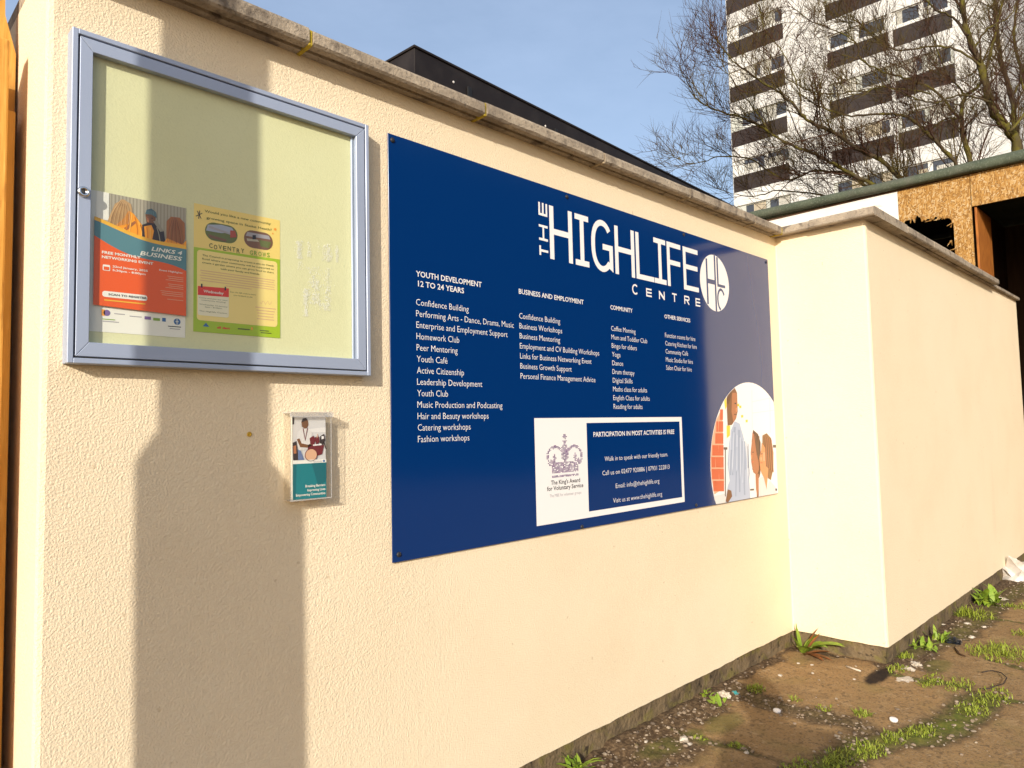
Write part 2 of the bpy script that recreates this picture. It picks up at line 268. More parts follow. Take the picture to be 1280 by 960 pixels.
# ------------------------------------------------------------------ flat artwork builder
class Art:
    """printed shapes on a flat face: origin o, horizontal unit ux, vertical unit uz, facing nrm; each layer a hair proud of the one below"""
    STEP = 0.00035
    def __init__(s, o, nrm=(0, -1, 0), ux=(1, 0, 0), uz=(0, 0, 1)):
        s.o, s.n, s.ux, s.uz = Vector(o), Vector(nrm), Vector(ux), Vector(uz); s.V = []; s.F = []; s.mi = []; s.mats = []
    def m(s, name):
        if name not in s.mats: s.mats.append(name)
        return s.mats.index(name)
    def p3(s, p, layer): return s.o + s.ux*p[0] + s.uz*p[1] + s.n*(layer*s.STEP)
    def poly(s, pts, mname, layer=1):
        area = sum(a[0]*b[1]-b[0]*a[1] for a, b in zip(pts, pts[1:]+pts[:1]))
        if area < 0: pts = pts[::-1]
        b = len(s.V); s.V += [s.p3(p, layer) for p in pts]; s.F.append(tuple(range(b, b+len(pts)))); s.mi.append(s.m(mname))
    def rect(s, x0, y0, x1, y1, mname, layer=1): s.poly([(x0, y0), (x1, y0), (x1, y1), (x0, y1)], mname, layer)
    def ell(s, cx, cy, rx, ry, mname, layer=1, n=28, a0=0, a1=2*math.pi):
        s.poly([(cx+rx*math.cos(a0+(a1-a0)*k/n), cy+ry*math.sin(a0+(a1-a0)*k/n)) for k in range(n)], mname, layer)
    def rrect(s, x0, y0, x1, y1, r, mname, layer=1):
        pts = []
        for cx, cy, a in ((x1-r, y0+r, -90), (x1-r, y1-r, 0), (x0+r, y1-r, 90), (x0+r, y0+r, 180)):
            pts += [(cx+r*math.cos(R_(a+k*18)), cy+r*math.sin(R_(a+k*18))) for k in range(6)]
        s.poly(pts, mname, layer)
    def ribbon(s, pts, wd, mname, layer=1, closed=False):
        """mitred stroke of even width: one strip, no overlaps"""
        P = [Vector((p[0], p[1])) for p in pts]; n = len(P); L = []; Rr = []
        for i in range(n):
            a = P[i]-P[i-1] if (i > 0 or closed) else P[1]-P[0]
            c = P[(i+1) % n]-P[i] if (i < n-1 or closed) else P[-1]-P[-2]
            a.normalize(); c.normalize(); t = (a+c)
            t = t.normalized() if t.length > 1e-6 else a
            nn = Vector((-t.y, t.x)); k = max(0.35, nn.dot(Vector((-a.y, a.x))))
            L.append(P[i]+nn*(wd/2/k)); Rr.append(P[i]-nn*(wd/2/k))
        for i in range(n if closed else n-1):
            j = (i+1) % n; s.poly([tuple(L[i]), tuple(Rr[i]), tuple(Rr[j]), tuple(L[j])], mname, layer)
    def text(s, body, x, y, size, mname, layer=1, width=None, bold=0.0, italic=0.0, align='L', rot=0.0, sx=1.0, space=1.0):
        """y is the base line; size = capital height; width (if given) fits the line to that length"""
        cu = bpy.data.curves.new('t', 'FONT'); cu.body = body; cu.size = size/CAPH; cu.resolution_u = 2; cu.fill_mode = 'FRONT'
        cu.offset = bold*size; cu.shear = italic; cu.space_character = space
        ob = bpy.data.objects.new('t', cu); C.objects.link(ob)
        dg = bpy.context.evaluated_depsgraph_get(); me = bpy.data.meshes.new_from_object(ob.evaluated_get(dg))
        bpy.data.objects.remove(ob); bpy.data.curves.remove(cu)
        if not me.vertices: return
        xs = [v.co.x for v in me.vertices]; x0, x1 = min(xs), max(xs)
        k = (width/(x1-x0)) if width else sx
        off = {'L': -x0*k, 'C': -(x0+x1)/2*k, 'R': -x1*k}[align]
        ca, sa = math.cos(rot), math.sin(rot); b = len(s.V)
        for v in me.vertices:
            lx, ly = v.co.x*k+off, v.co.y
            s.V.append(s.p3((x+lx*ca-ly*sa, y+lx*sa+ly*ca), layer))
        for p in me.polygons:
            s.F.append(tuple(b+i for i in p.vertices)); s.mi.append(s.m(mname))
        bpy.data.meshes.remove(me)
    def build(s, name, parent=None):
        o = pymesh(name, s.V, s.F, [M[k] for k in s.mats], parent, midx=s.mi)
        bm = bmesh.new(); bm.from_mesh(o.data)
        for f in bm.faces:
            if f.normal.dot(s.n) < 0: f.normal_flip()
        bm.to_mesh(o.data); bm.free(); return o
CAPH = 0.73

# ------------------------------------------------------------------ ground: one sheet, fine where the picture sees it
WX0, WX1, WYR, WEND = 0.328, 3.69, -0.458, 7.285     # wall outline in plan
def gnd(px, py): p = at(px, py, 2, 0.0); return (p.x, p.y)
_rs = np.random.RandomState(11); _tab = _rs.rand(256, 256)
def vnoise(x, y):
    xi = np.floor(x).astype(int); yi = np.floor(y).astype(int); fx = x-xi; fy = y-yi
    fx = fx*fx*(3-2*fx); fy = fy*fy*(3-2*fy); a = xi & 255; b = (xi+1) & 255; c = yi & 255; d = (yi+1) & 255
    return (_tab[a, c]*(1-fx)+_tab[b, c]*fx)*(1-fy)+(_tab[a, d]*(1-fx)+_tab[b, d]*fx)*fy
def fbm(x, y, o=4):
    v = 0; a = 0.5
    for i in range(o): v = v+a*vnoise(x*2**i+17.3*i, y*2**i+5.1*i); a *= 0.5
    return v/(1-0.5**o)
def seg_dist(x, y, pl):
    d = np.full(np.shape(x), 1e9)
    for (ax, ay), (bx, by) in zip(pl, pl[1:]):
        vx, vy = bx-ax, by-ay; t = np.clip(((x-ax)*vx+(y-ay)*vy)/(vx*vx+vy*vy+1e-12), 0, 1)
        d = np.minimum(d, np.hypot(x-ax-t*vx, y-ay-t*vy))
    return d
JOINTS = [  # (polyline, half width of soil, moss)
    ([gnd(*p) for p in ((1112, 842), (1150, 851), (1195, 856), (1226, 868), (1290, 882))], 0.035, 0.9),
    ([gnd(*p) for p in ((1228, 872), (1205, 897), (1160, 915), (1090, 928), (1040, 948), (1000, 965), (960, 985))], 0.085, 1.0),
    ([gnd(*p) for p in ((925, 862), (960, 877), (1010, 890), (1065, 903), (1100, 922))], 0.075, 0.15),
    ([gnd(*p) for p in ((835, 912), (880, 925), (925, 935), (965, 948), (1010, 958))], 0.030, 0.5),
    ([gnd(*p) for p in ((1130, 818), (1180, 802), (1220, 776), (1262, 745), (1290, 725))], 0.075, 0.4),
    ([gnd(*p) for p in ((1240, 772), (1290, 780))], 0.012, 0.8),
    ([gnd(*p) for p in ((1210, 818), (1290, 838))], 0.02, 0.5),
]
MOSS = [(gnd(825, 935), 0.10, 0.05), (gnd(865, 918), 0.05, 0.03), (gnd(1060, 815), 0.0, 0.0), (gnd(1170, 832), 0.10, 0.05), (gnd(1245, 812), 0.16, 0.07), (gnd(905, 905), 0.10, 0.05)]
def wall_dist(x, y):
    d1 = np.where((x > 0.2) & (x < WX1), -y, 1e9); d1 = np.where(x >= WX1-1e-6, WYR-y, d1)
    d2 = np.where((x < WX1) & (y > WYR), WX1-x, 1e9)
    return np.minimum(np.abs(d1), np.abs(d2))
def masks(x, y):
    wob = (fbm(x*9, y*9)-0.5)
    soil = np.zeros(np.shape(x)); moss = np.zeros(np.shape(x))
    for pl, hw, mo in JOINTS:
        d = seg_dist(x, y, pl)+wob*0.09
        k = np.clip(1-(d-hw*0.6)/(hw*0.9), 0, 1); soil = np.maximum(soil, k)
        moss = np.maximum(moss, mo*np.clip(1-(d-hw*0.2)/(hw*0.8), 0, 1))
    wd = wall_dist(x, y); hw = 0.10+0.10*fbm(x*1.7+3, y*1.7)
    hw = np.where((x > 3.0) & (x < 3.7), 0.05, hw); hw = np.where(x < 2.35, 0.30, hw)
    soil = np.maximum(soil, np.clip(1-(wd+wob*0.16-hw*0.7)/(hw*0.5), 0, 1))
    for (mx_, my_), ra, rb in MOSS:
        if ra > 0:
            q = np.hypot((x-mx_)/ra, (y-my_)/rb)+wob*1.2; moss = np.maximum(moss, np.clip(1.3-q, 0, 0.5))
    return np.clip(soil*1.8-0.45, 0, 1), moss
def gheight(x, y):
    x = np.asarray(x, float); y = np.asarray(y, float)
    soil, moss = masks(x, y)
    h = (fbm(x*1.3, y*1.3, 3)-0.5)*0.02 + (fbm(x*14, y*14, 3)-0.5)*0.004
    h = h + soil*((fbm(x*30, y*30, 3)-0.5)*0.022-0.006) + moss*0.010*fbm(x*40, y*40, 2)
    wd = wall_dist(x, y); h = h + 0.014*np.clip(1-wd/0.16, 0, 1)*np.where((x > 2.1) & (x < 3.4), 1, 0.25)
    near = np.clip(1-np.hypot(x-3.5, y+1)/9, 0, 1); near = np.minimum(1, near*3)
    return h*near
def gz(x, y): return float(gheight(np.array([x]), np.array([y]))[0])
xs = np.concatenate([-np.geomspace(900, 1.0, 22), np.arange(-0.8, 1.4, 0.2), np.arange(1.4, 5.2, 0.0125), np.arange(5.2, 8.2, 0.025), np.geomspace(8.3, 900, 26)])
ys = np.concatenate([-np.geomspace(900, 3.2, 24), np.arange(-3.0, -1.5, 0.1), np.arange(-1.5, 0.03, 0.0125), np.geomspace(0.15, 900, 26)])
GX, GY = np.meshgrid(xs, ys, indexing='ij'); fx_, fy_ = GX.ravel(), GY.ravel()
soil_, moss_ = masks(fx_, fy_); far_ = np.hypot(fx_-3.5, fy_+1) > 12; soil_[far_] = 0; moss_[far_] = 0
hz_ = gheight(fx_, fy_)
nx_, ny_ = len(xs), len(ys); ii = np.arange(nx_*ny_).reshape(nx_, ny_)
quads = np.stack([ii[:-1, :-1], ii[1:, :-1], ii[1:, 1:], ii[:-1, 1:]], -1).reshape(-1, 4)
me = bpy.data.meshes.new('ground'); me.vertices.add(nx_*ny_); me.vertices.foreach_set('co', np.stack([fx_, fy_, hz_], -1).astype(np.float32).ravel())
me.loops.add(quads.size); me.loops.foreach_set('vertex_index', quads.ravel().astype(np.int32)); me.polygons.add(len(quads))
me.polygons.foreach_set('loop_start', (np.arange(len(quads))*4).astype(np.int32)); me.polygons.foreach_set('loop_total', np.full(len(quads), 4, np.int32)); me.update(calc_edges=True)
# wet patch by the pier corner
wc = gnd(1098, 846); wet_ = np.clip((1.0-np.hypot((fx_-wc[0])/0.17, (fy_-wc[1])/0.045)-0.5*(fbm(fx_*11, fy_*11)-0.5))*4, 0, 1)
wet_[far_] = 0
asp = [gnd(1100, 975), gnd(1165, 922), gnd(1225, 893), gnd(1300, 890)]
for nm, arr in (('soil', soil_), ('moss', moss_), ('wet', wet_)):
    a = me.attributes.new(nm, 'FLOAT', 'POINT'); a.data.foreach_set('value', arr.astype(np.float32))
def ground_mat():
    mm = mat('old_concrete_yard', (0.285, 0.175, 0.074), 0.93, 0.2,
        var=[(2.6, 6, (0.215, 0.132, 0.058), 0.42, 0.68, 0.8), (12, 6, (0.36, 0.24, 0.115), 0.5, 0.72, 0.6), (150, 3, (0.30, 0.225, 0.15), 0.56, 0.68, 0.6), (110, 3, (0.11, 0.072, 0.04), 0.56, 0.66, 0.7), (48, 5, (0.13, 0.083, 0.042), 0.57, 0.66, 0.75), (33, 5, (0.42, 0.30, 0.17), 0.63, 0.70, 0.5), (5, 5, (0.20, 0.155, 0.05), 0.55, 0.75, 0.5)],
        bump=[(180, 4, 0.55, 0.004), (30, 5, 0.5, 0.008)])
    n = mm.node_tree.nodes; l = mm.node_tree.links; b = n['Principled BSDF']
    cur = b.inputs['Base Color'].links[0].from_socket
    tcn = n.new('ShaderNodeTexCoord')
    def layer(attr, c1, c2, sc):
        nonlocal cur
        a = n.new('ShaderNodeAttribute'); a.attribute_name = attr
        x = n.new('ShaderNodeTexNoise'); x.inputs['Scale'].default_value = sc; x.inputs['Detail'].default_value = 5; l.new(tcn.outputs['Object'], x.inputs[0])
        cm = n.new('ShaderNodeMix'); cm.data_type = 'RGBA'; mr = n.new('ShaderNodeMapRange'); mr.inputs[1].default_value = 0.4; mr.inputs[2].default_value = 0.62; l.new(x.outputs[0], mr.inputs[0]); l.new(mr.outputs[0], cm.inputs[0])
        cm.inputs[6].default_value = (*c1, 1); cm.inputs[7].default_value = (*c2, 1)
        mi = n.new('ShaderNodeMix'); mi.data_type = 'RGBA'; l.new(a.outputs['Fac'], mi.inputs[0]); l.new(cur, mi.inputs[6]); l.new(cm.outputs[2], mi.inputs[7]); cur = mi.outputs[2]
    layer('soil', (0.07, 0.043, 0.023), (0.16, 0.105, 0.056), 70)
    layer('moss', (0.12, 0.115, 0.022), (0.085, 0.10, 0.016), 60)
    layer('wet', (0.030, 0.019, 0.012), (0.022, 0.014, 0.010), 30)
    l.new(cur, b.inputs['Base Color'])
    return mm
M['ground'] = ground_mat(); me.materials.append(M['ground'])
for p in me.polygons: p.use_smooth = True
tag(link('ground', me), kind='structure')

bm = bmesh.new(); vs = [bm.verts.new(p) for p in ((1.5, -40, 0.012), (60, -40, 0.012), (60, -2.7, 0.012), (1.5, -2.7, 0.012))]; bm.faces.new(vs)  # unseen sheet, added to set the sign reflection and warm bounce light
M['added_sheet'] = mat('added_sheet_surface', (0.16, 0.115, 0.07), 0.95, 0.2, var=[(0.8, 5, (0.19, 0.135, 0.085), 0.4, 0.7, 0.8)], bump=[(60, 4, 0.4, 0.01)])
tag(obj('added_ground_sheet', bm, M['added_sheet']), kind='structure')
# ------------------------------------------------------------------ the rendered boundary wall
wall = thing('boundary_wall', 'cream rendered wall with concrete coping stones, stepping forward to the right of the blue sign', 'wall', (WX0, 0, 0))
path = []
def runp(a, b, step=0.025):
    n = max(1, int(math.hypot(b[0]-a[0], b[1]-a[1])/step)); return [(a[0]+(b[0]-a[0])*k/n, a[1]+(b[1]-a[1])*k/n) for k in range(n)]
WT = 0.45; ZB, ZT = 0.086, 2.172
cr_ = 0.012    # softened render arrises
corners = [(WX0, WT), (WX0, cr_), (WX0+cr_*0.3, cr_*0.3), (WX0+cr_, 0), (WX1-0.006, 0), (WX1, -0.006), (WX1, WYR+cr_), (WX1+cr_*0.3, WYR+cr_*0.3), (WX1+cr_, WYR), (WEND, WYR)]
for a, b in zip(corners, corners[1:]): path += runp(a, b)
path.append(corners[-1])
def ground_off(p): return 0.0
V, Fc = [], []
for i, (x, y) in enumerate(path):
    j = (fbm(np.array([x*8.0]), np.array([y*8.0+3]), 4)[0]-0.5)*0.009 + rnd.uniform(-0.001, 0.001)
    ox = (fbm(np.array([x*1.1]), np.array([y*1.1+9]), 2)[0]-0.5)*0.004
    for k, z in enumerate((ZB+j, ZB+0.05, 0.7, 1.4, ZT)): V.append((x, y-ox*(1 if k else 1), z))
n_ = len(path)
for i in range(n_-1):
    for k in range(4): Fc.append((i*5+k, (i+1)*5+k, (i+1)*5+k+1, i*5+k+1))
b0 = len(V)   # under edge return and the back
for i, (x, y) in enumerate(path):
    # inward offset for the bottom drip
    V.append((x+(0.03 if (x < WX0+0.02 or False) else (0.03 if abs(x-WX1) < 0.02 and y < -0.01 else 0)), y+0.03, V[i*5][2]+0.002))
for i in range(n_-1): Fc.append((i*5, b0+i, b0+i+1, (i+1)*5))
wr = pymesh('render', V, Fc, M['render'], wall, smooth=False)
bm = bmesh.new()
prism(bm, [Vector((x, y, ZT-0.004)) for x, y in ((WX0+0.012, WT-0.002), (WX0+0.012, 0.012), (WX1+0.012, 0.012), (WX1+0.012, WYR+0.012), (WEND-0.003, WYR+0.012), (WEND-0.003, WYR+WT), (WX1+WT, WYR+WT), (WX1+WT, WT-0.002))], (0, 0, -ZT+0.1))
obj('wall_core', bm, M['render'], wall)
bm = bmesh.new(); s_ = 0.015
pl_ = [(WX0+s_, WT+0.004), (WX0+s_, s_), (WX1+s_, s_), (WX1+s_, WYR+s_), (WEND, WYR+s_), (WEND, WYR+WT+0.004), (WX1+WT+0.004, WYR+WT+0.004), (WX1+WT+0.004, WT+0.004)]
prism(bm, [Vector((x, y, -0.15)) for x, y in pl_], (0, 0, 0.15+ZB+0.03))
obj('plinth', bm, M['plinth'], wall)
# coping stones (front edges overhang 65 mm)
OV, CZ0, CZ1 = 0.068, 2.163, 2.207
def coping(x0, x1, y0, y1, axis, dz=0.0, zt=CZ1):
    bm = bmesh.new(); n = 26
    # box with a chipped lower front arris; 'axis' is the long direction
    L = (x1-x0) if axis == 'x' else (y1-y0); prof_n = 0
    rings = []
    for i in range(n+1):
        t = i/n*L; q = x0+t if axis == 'x' else y0+t
        ch = max(0, vnoise(np.array([q*37.0]), np.array([zt*50]))[0]-0.7)*0.014
        jt = (vnoise(np.array([q*11.0+40]), np.array([3.3]))[0]-0.5)*0.0008
        fr = y0 if axis == 'x' else x0; bk = y1 if axis == 'x' else x1
        pr = [(fr+0.003, zt-0.004), (fr+jt, zt-0.012+jt*0.5), (fr+jt, CZ0+dz+0.006+ch), (fr+0.006+ch, CZ0+dz+jt*0.5), (fr+0.030, CZ0+dz), (fr+0.032, CZ0+dz+0.007), (fr+0.042, CZ0+dz+0.007), (fr+0.044, CZ0+dz), (bk, CZ0+dz), (bk, zt), (fr+0.012, zt)]
        rings.append([bm.verts.new((q, a, z) if axis == 'x' else (a, q, z)) for a, z in pr])
    for a, b in zip(rings, rings[1:]):
        m_ = len(a)
        for k in range(m_): bm.faces.new((a[k], a[(k+1) % m_], b[(k+1) % m_], b[k]))
    bm.faces.new(rings[0]); bm.faces.new(list(reversed(rings[-1])))
    bmesh.ops.recalc_face_normals(bm, faces=bm.faces[:])
    return obj('coping_stone', bm, M['coping'], wall)
def joint(x, mname, wd=0.012):
    bm = bmesh.new(); box(bm, x-wd/2, x+wd/2, -OV+0.004, WT+0.03, CZ0-0.003, CZ1-0.004, 0.003); obj('coping_joint', bm, M[mname], wall)
jx = [0.323, 0.890, 1.499, 2.108, 2.717, 3.330]
for i, (a, b) in enumerate(zip(jx, jx[1:])):
    coping(a+0.006, b-0.006, -OV, WT+0.05, 'x', 0.0, CZ1+(0.002, -0.002, 0.001, -0.001, 0.002)[i])
    joint(b, 'mortar_yellow' if i < 2 else 'mortar')
coping(3.336, WX1-OV-0.003, -OV, WT+0.05, 'x')
bm = bmesh.new(); box(bm, WX1-OV-0.003, WX1-OV+0.014, -OV+0.002, WT+0.03, CZ0-0.003, CZ1-0.006, 0.003); obj('coping_joint', bm, M['mortar_yellow'], wall)
coping(WX1-OV+0.014, WX1+WT, -OV-0.14, WT+0.05, 'y')
coping(WX1-OV, WX1+WT, WYR-OV+0.003, -OV-0.143, 'y')
for a, b in ((WX1+WT+0.004, 4.62), (4.628, 5.30), (5.308, 6.30)): coping(a, b, WYR-OV, WYR+WT+0.05, 'x', 0.0, CZ1+rnd.uniform(-0.002, 0.002))
bm = bmesh.new(); box(bm, 6.31, WEND, WYR-0.028, WYR+WT, ZT-0.012, ZT+0.012, 0.004); obj('ledge_slab', bm, M['coping'], wall)
# ------------------------------------------------------------------ building behind with black fascia
_c = Vector((2.86, -OV, CZ1)) - CP; _cx, _cy = 640+FPX*_c.dot(CR)/_c.dot(CF), 480-FPX*_c.dot(CU)/_c.dot(CF)
P1 = at(518, 59.5, 1, 3.0); d2 = ray(_cx, _cy); P2 = CP + d2*((P1.z-CP.z)/d2.z)
ex = (P2-P1); ex.z = 0; blen = ex.length; ex.normalize(); ey = Vector((-ex.y, ex.x, 0))
MB = Matrix((ex, ey, Vector((0, 0, 1)))).transposed().to_4x4(); MB.translation = Vector((P1.x, P1.y, 0))
bh = thing('flat_roof_building', 'black clad flat roof building peeping over the cream wall above the blue sign', 'building', tuple(MB.translation))
bm = bmesh.new(); box(bm, 0, blen+1.5, 0, 4.5, P1.z-1.0, P1.z, 0.006, MB); obj('fascia', bm, M['cladding'], bh)
bm = bmesh.new(); box(bm, 0.15, blen+1.35, 0.15, 4.35, 0, P1.z-1.003, 0, MB); obj('wall', bm, M['dark_brick'], bh)
bm = bmesh.new(); box(bm, -0.012, blen+1.512, -0.012, 4.512, P1.z+0.001, P1.z+0.022, 0.004, MB); obj('roof_trim', bm, M['cladding'], bh)
for u, dz in ((0.0, 0),): pass
for u in (0.62, 1.9, 3.2):
    bm = bmesh.new(); box(bm, u, u+0.05, -0.014, -0.001, P1.z-0.9, P1.z-0.12, 0.003, MB); obj('cladding_joint', bm, M['black'], bh)
for u, dz in ((0.45, 0.14), (0.45, 0.42), (1.75, 0.14)):
    bm = bmesh.new(); lathe(bm, [(0.011, 0), (0.011, 0.004), (0.006, 0.008)], 10, MB @ Matrix.Translation((u, -0.001, P1.z-dz)) @ Matrix.Rotation(R_(90), 4, 'X')); obj('rivet', bm, M['rivet'], bh)
bm = bmesh.new(); lathe(bm, [(0.011, 0), (0.011, 0.004), (0.006, 0.008)], 10, MB @ Matrix.Translation((-0.001, 1.0, P1.z-0.16)) @ Matrix.Rotation(R_(-90), 4, 'Y')); obj('rivet', bm, M['rivet'], bh)

# ------------------------------------------------------------------ tower block
TX, TY, TTH, TZ0, TH, TPH = 38.272, 17.942, 0.048, 21.598+CAMZ, 2.7, 0.951
tn = Vector((-math.cos(TTH), -math.sin(TTH), 0)); tt = Vector((math.sin(TTH), -math.cos(TTH), 0))
MT = Matrix((tt, -tn, Vector((0, 0, 1)))).transposed().to_4x4(); MT.translation = Vector((TX, TY, 0))   # local x along the face, local y into the block
tw = thing('tower_block', 'white high rise tower block with brown panels under the windows, behind the bare tree', 'building', (TX, TY, 0))
TW_ = 13.4; TTOP = TZ0+TH*4+2.0
cols = [(0.02, 3.311), (5.595, 8.623), (8.82, 11.423)]
bm = bmesh.new(); box(bm, 0, TW_, 0.22, 16, 0, TTOP, 0, MT); obj('wall', bm, M['tower_white'], tw)
rows = range(-5, 5)
zrow = lambda k: TZ0 - k*TH
# white skin as strips between window bands
bm = bmesh.new(); WH = 0.93
gaps = [(0, cols[0][0])]+[(a[1], b[0]) for a, b in zip(cols, cols[1:])]+[(cols[-1][1], TW_)]
for a, b in gaps:
    if b-a > 0.01: box(bm, a, b, 0, 0.219, 0, TTOP, 0, MT)
for a, b in cols:
    zs = [0]+sum([[zrow(k), zrow(k)+TPH+WH] for k in reversed(rows)], [])+[TTOP]
    for z0, z1 in zip(zs[::2], zs[1::2]):
        if z1 > z0+0.02: box(bm, a+0.001, b-0.001, 0.002, 0.219, z0, min(z1, TTOP), 0, MT)
n_before = len(bm.faces)
for k in rows:
    for a, b in gaps:
        if b-a > 1: box(bm, a+0.02, b-0.02, -0.006, -0.001, zrow(k)+TPH+WH+0.1, zrow(k)+TPH+WH+0.135, 0, MT); box(bm, a+0.02, b-0.02, -0.006, -0.001, zrow(k)-0.02, zrow(k)+0.012, 0, MT)
bm.faces.ensure_lookup_table()
for f in bm.faces[n_before:]: f.material_index = 1
obj('facade_skin', bm, [M['tower_white'], M['tower_joint']], tw)
wr_ = random.Random(3)
for k in range(-2, 5):
    for ci, (a, b) in enumerate(cols):
        bm = bmesh.new(); box(bm, a+0.01, b-0.01, 0.03, 0.215, zrow(k)+0.005, zrow(k)+TPH, 0, MT); obj('spandrel_panel', bm, M['tower_brown'], tw)
        z0, z1 = zrow(k)+TPH+0.004, zrow(k)+TPH+WH-0.002; W_ = b-a
        bm = bmesh.new(); fr = []
        # frame: rails, jambs, the wide mullion and a pale side panel
        box(bm, a+0.002, b-0.002, 0.09, 0.16, z0, z0+0.05, 0, MT); box(bm, a+0.002, b-0.002, 0.09, 0.16, z1-0.05, z1, 0, MT)
        us = [0.0, 0.20, 0.57, 0.63, 0.985, 1.0] if ci == 0 else [0.0, 0.06, 0.46, 0.54, 0.94, 1.0]
        for u0, u1 in ((us[0], us[1]), (us[2], us[3]), (us[4], us[5])): box(bm, a+0.003+u0*(W_-0.006), a+0.003+u1*(W_-0.006), 0.08, 0.17, z0+0.051, z1-0.051, 0, MT)
        wf = obj('window', bm, M['tower_frame'] if wr_.random() < 0.5 else M['tower_pale'], tw)
        for u0, u1 in ((us[1], us[2]), (us[3], us[4])):
            bm = bmesh.new(); x0, x1 = a+u0*W_+0.01, a+u1*W_-0.01
            box(bm, x0, x1, 0.10, 0.13, z0+0.052, z0+0.20, 0, MT); obj('transom', bm, M['tower_frame'], wf)
            bm = bmesh.new(); box(bm, x0, x1, 0.14, 0.15, z0+0.203, z1-0.052, 0, MT); obj('pane', bm, M['tower_pane'], wf)
            if wr_.random() < 0.75:
                f = wr_.uniform(0.25, 1.0); s0 = wr_.random() < 0.5; cx0, cx1 = (x0+0.02, x0+(x1-x0)*f) if s0 else (x1-(x1-x0)*f, x1-0.02)
                bm = bmesh.new(); h_ = wr_.choice((0.0, 0.0, 0.25)); nf = 9
                for q in range(nf): box(bm, cx0+(cx1-cx0)*q/nf, cx0+(cx1-cx0)*(q+0.8)/nf, 0.132, 0.138, z0+0.21+0, z1-0.06-h_, 0, MT)
                obj('curtain', bm, M['curtain_warm'] if wr_.random() < 0.25 else M['curtain'], wf)

# ------------------------------------------------------------------ boarded shed with green felt roof
XG = 7.3; SZ = CAMZ
shed = thing('boarded_shed', 'strand board shed with green felt roof edge and dark openings beyond the wall', 'shed', (XG, 0, 0))
zt_ = 2.180+SZ
def sbox(name, y0, y1, z0, z1, mname, x0=XG, x1=XG+0.018, par=shed, bev=0.002):
    bm = bmesh.new(); box(bm, x0, x1, y0, y1, z0, z1, bev); return obj(name, bm, M[mname], par)
sbox('white_board', 0.416, 2.62, 1.6, zt_, 'white_board')
sbox('lower_board', 0.45, 2.62, 0.0, 1.595, 'osb')
# strand board with a hole broken through it
bm = bmesh.new(); hr = random.Random(5)
hole = [(0.372, 1.35), (0.371, 1.883+SZ-0.03)]
hy = np.linspace(0.365, 0.03, 26)
for q, y in enumerate(hy): hole.append((float(y), 1.883+SZ-0.02-0.035*(0.37-float(y))/0.37+hr.uniform(-0.018, 0.022)+(0.03 if 6 < q < 11 else 0)))
for a_ in range(1, 6): hole.append((0.03-0.05*math.sin(R_(a_*18)), 1.845+SZ-0.05+0.05*math.cos(R_(a_*18))-0.02))
for z in np.linspace(1.80+SZ-0.03, 1.35, 40): hole.append((-0.022+hr.uniform(-0.010, 0.016), float(z)))
L0, L1 = 0.412, -0.176
tv = [bm.verts.new((XG, y, z)) for y, z in hole]
oa = [bm.verts.new((XG, L0, z)) for z in (1.35, 1.883+SZ-0.03, zt_)]; ob_ = [bm.verts.new((XG, L1, z)) for z in (1.35, 1.80+SZ-0.03, zt_)]
nh = len(hole)
ring = [oa[0], oa[1], oa[2], ob_[2], ob_[1], ob_[0]] + tv[::-1]
f_ = bm.faces.new(ring); bmesh.ops.triangulate(bm, faces=[f_])
ex_ = bmesh.ops.extrude_face_region(bm, geom=bm.faces[:]); bmesh.ops.translate(bm, verts=[v for v in ex_['geom'] if isinstance(v, bmesh.types.BMVert)], vec=(0.018, 0, 0))
bmesh.ops.recalc_face_normals(bm, faces=bm.faces[:])
obj('strand_board_panel', bm, M['osb'], shed)
for q in range(30):   # loose splinters round the hole
    bm = bmesh.new()
    y, z = hole[hr.randrange(2, nh)]; a = hr.uniform(0, 6.28); ln = hr.uniform(0.02, 0.06); dv = Vector((0, math.cos(a), math.sin(a)))*ln; sv = Vector((0, -math.sin(a), math.cos(a)))*hr.uniform(0.003, 0.008)
    p = Vector((XG-0.002-hr.uniform(0, 0.012), y, z)); o2_ = Vector((hr.uniform(-0.02, 0.004), 0, 0))
    prism(bm, [p-sv, p+sv, p+dv+sv*0.3+o2_, p+dv-sv*0.3+o2_], (0.002, 0, 0)); obj('splinter', bm, M['osb'], shed)
sbox('strand_board_base', -0.176, 0.412, 0.0, 1.345, 'osb')
sbox('header_board', -0.95, -0.180, 1.879+SZ, zt_, 'osb', x0=XG-0.003, x1=XG+0.016)
sbox('door_jamb', -0.212, -0.194, 0.0, 1.878+SZ, 'osb_jamb', x0=XG+0.019, x1=XG+0.55)
sbox('corner_post', -1.05, -0.952, 0.0, zt_, 'osb')
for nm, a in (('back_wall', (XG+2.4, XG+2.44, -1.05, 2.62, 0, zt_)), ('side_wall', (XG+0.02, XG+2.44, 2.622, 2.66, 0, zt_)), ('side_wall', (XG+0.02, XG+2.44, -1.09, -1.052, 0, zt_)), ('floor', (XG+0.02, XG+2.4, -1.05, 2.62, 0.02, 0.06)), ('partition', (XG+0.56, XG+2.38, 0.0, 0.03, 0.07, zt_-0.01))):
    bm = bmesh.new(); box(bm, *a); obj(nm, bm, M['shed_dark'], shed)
bm = bmesh.new(); box(bm, XG-0.01, XG+2.6, -1.2, 2.8, zt_+0.012, zt_+0.105, 0.01); obj('roof_deck', bm, M['felt'], shed)
bm = bmesh.new(); box(bm, XG-0.004, XG+0.03, -1.19, 2.79, zt_-0.010, zt_+0.010, 0.002); obj('eaves_batten', bm, M['shed_dark'], shed)
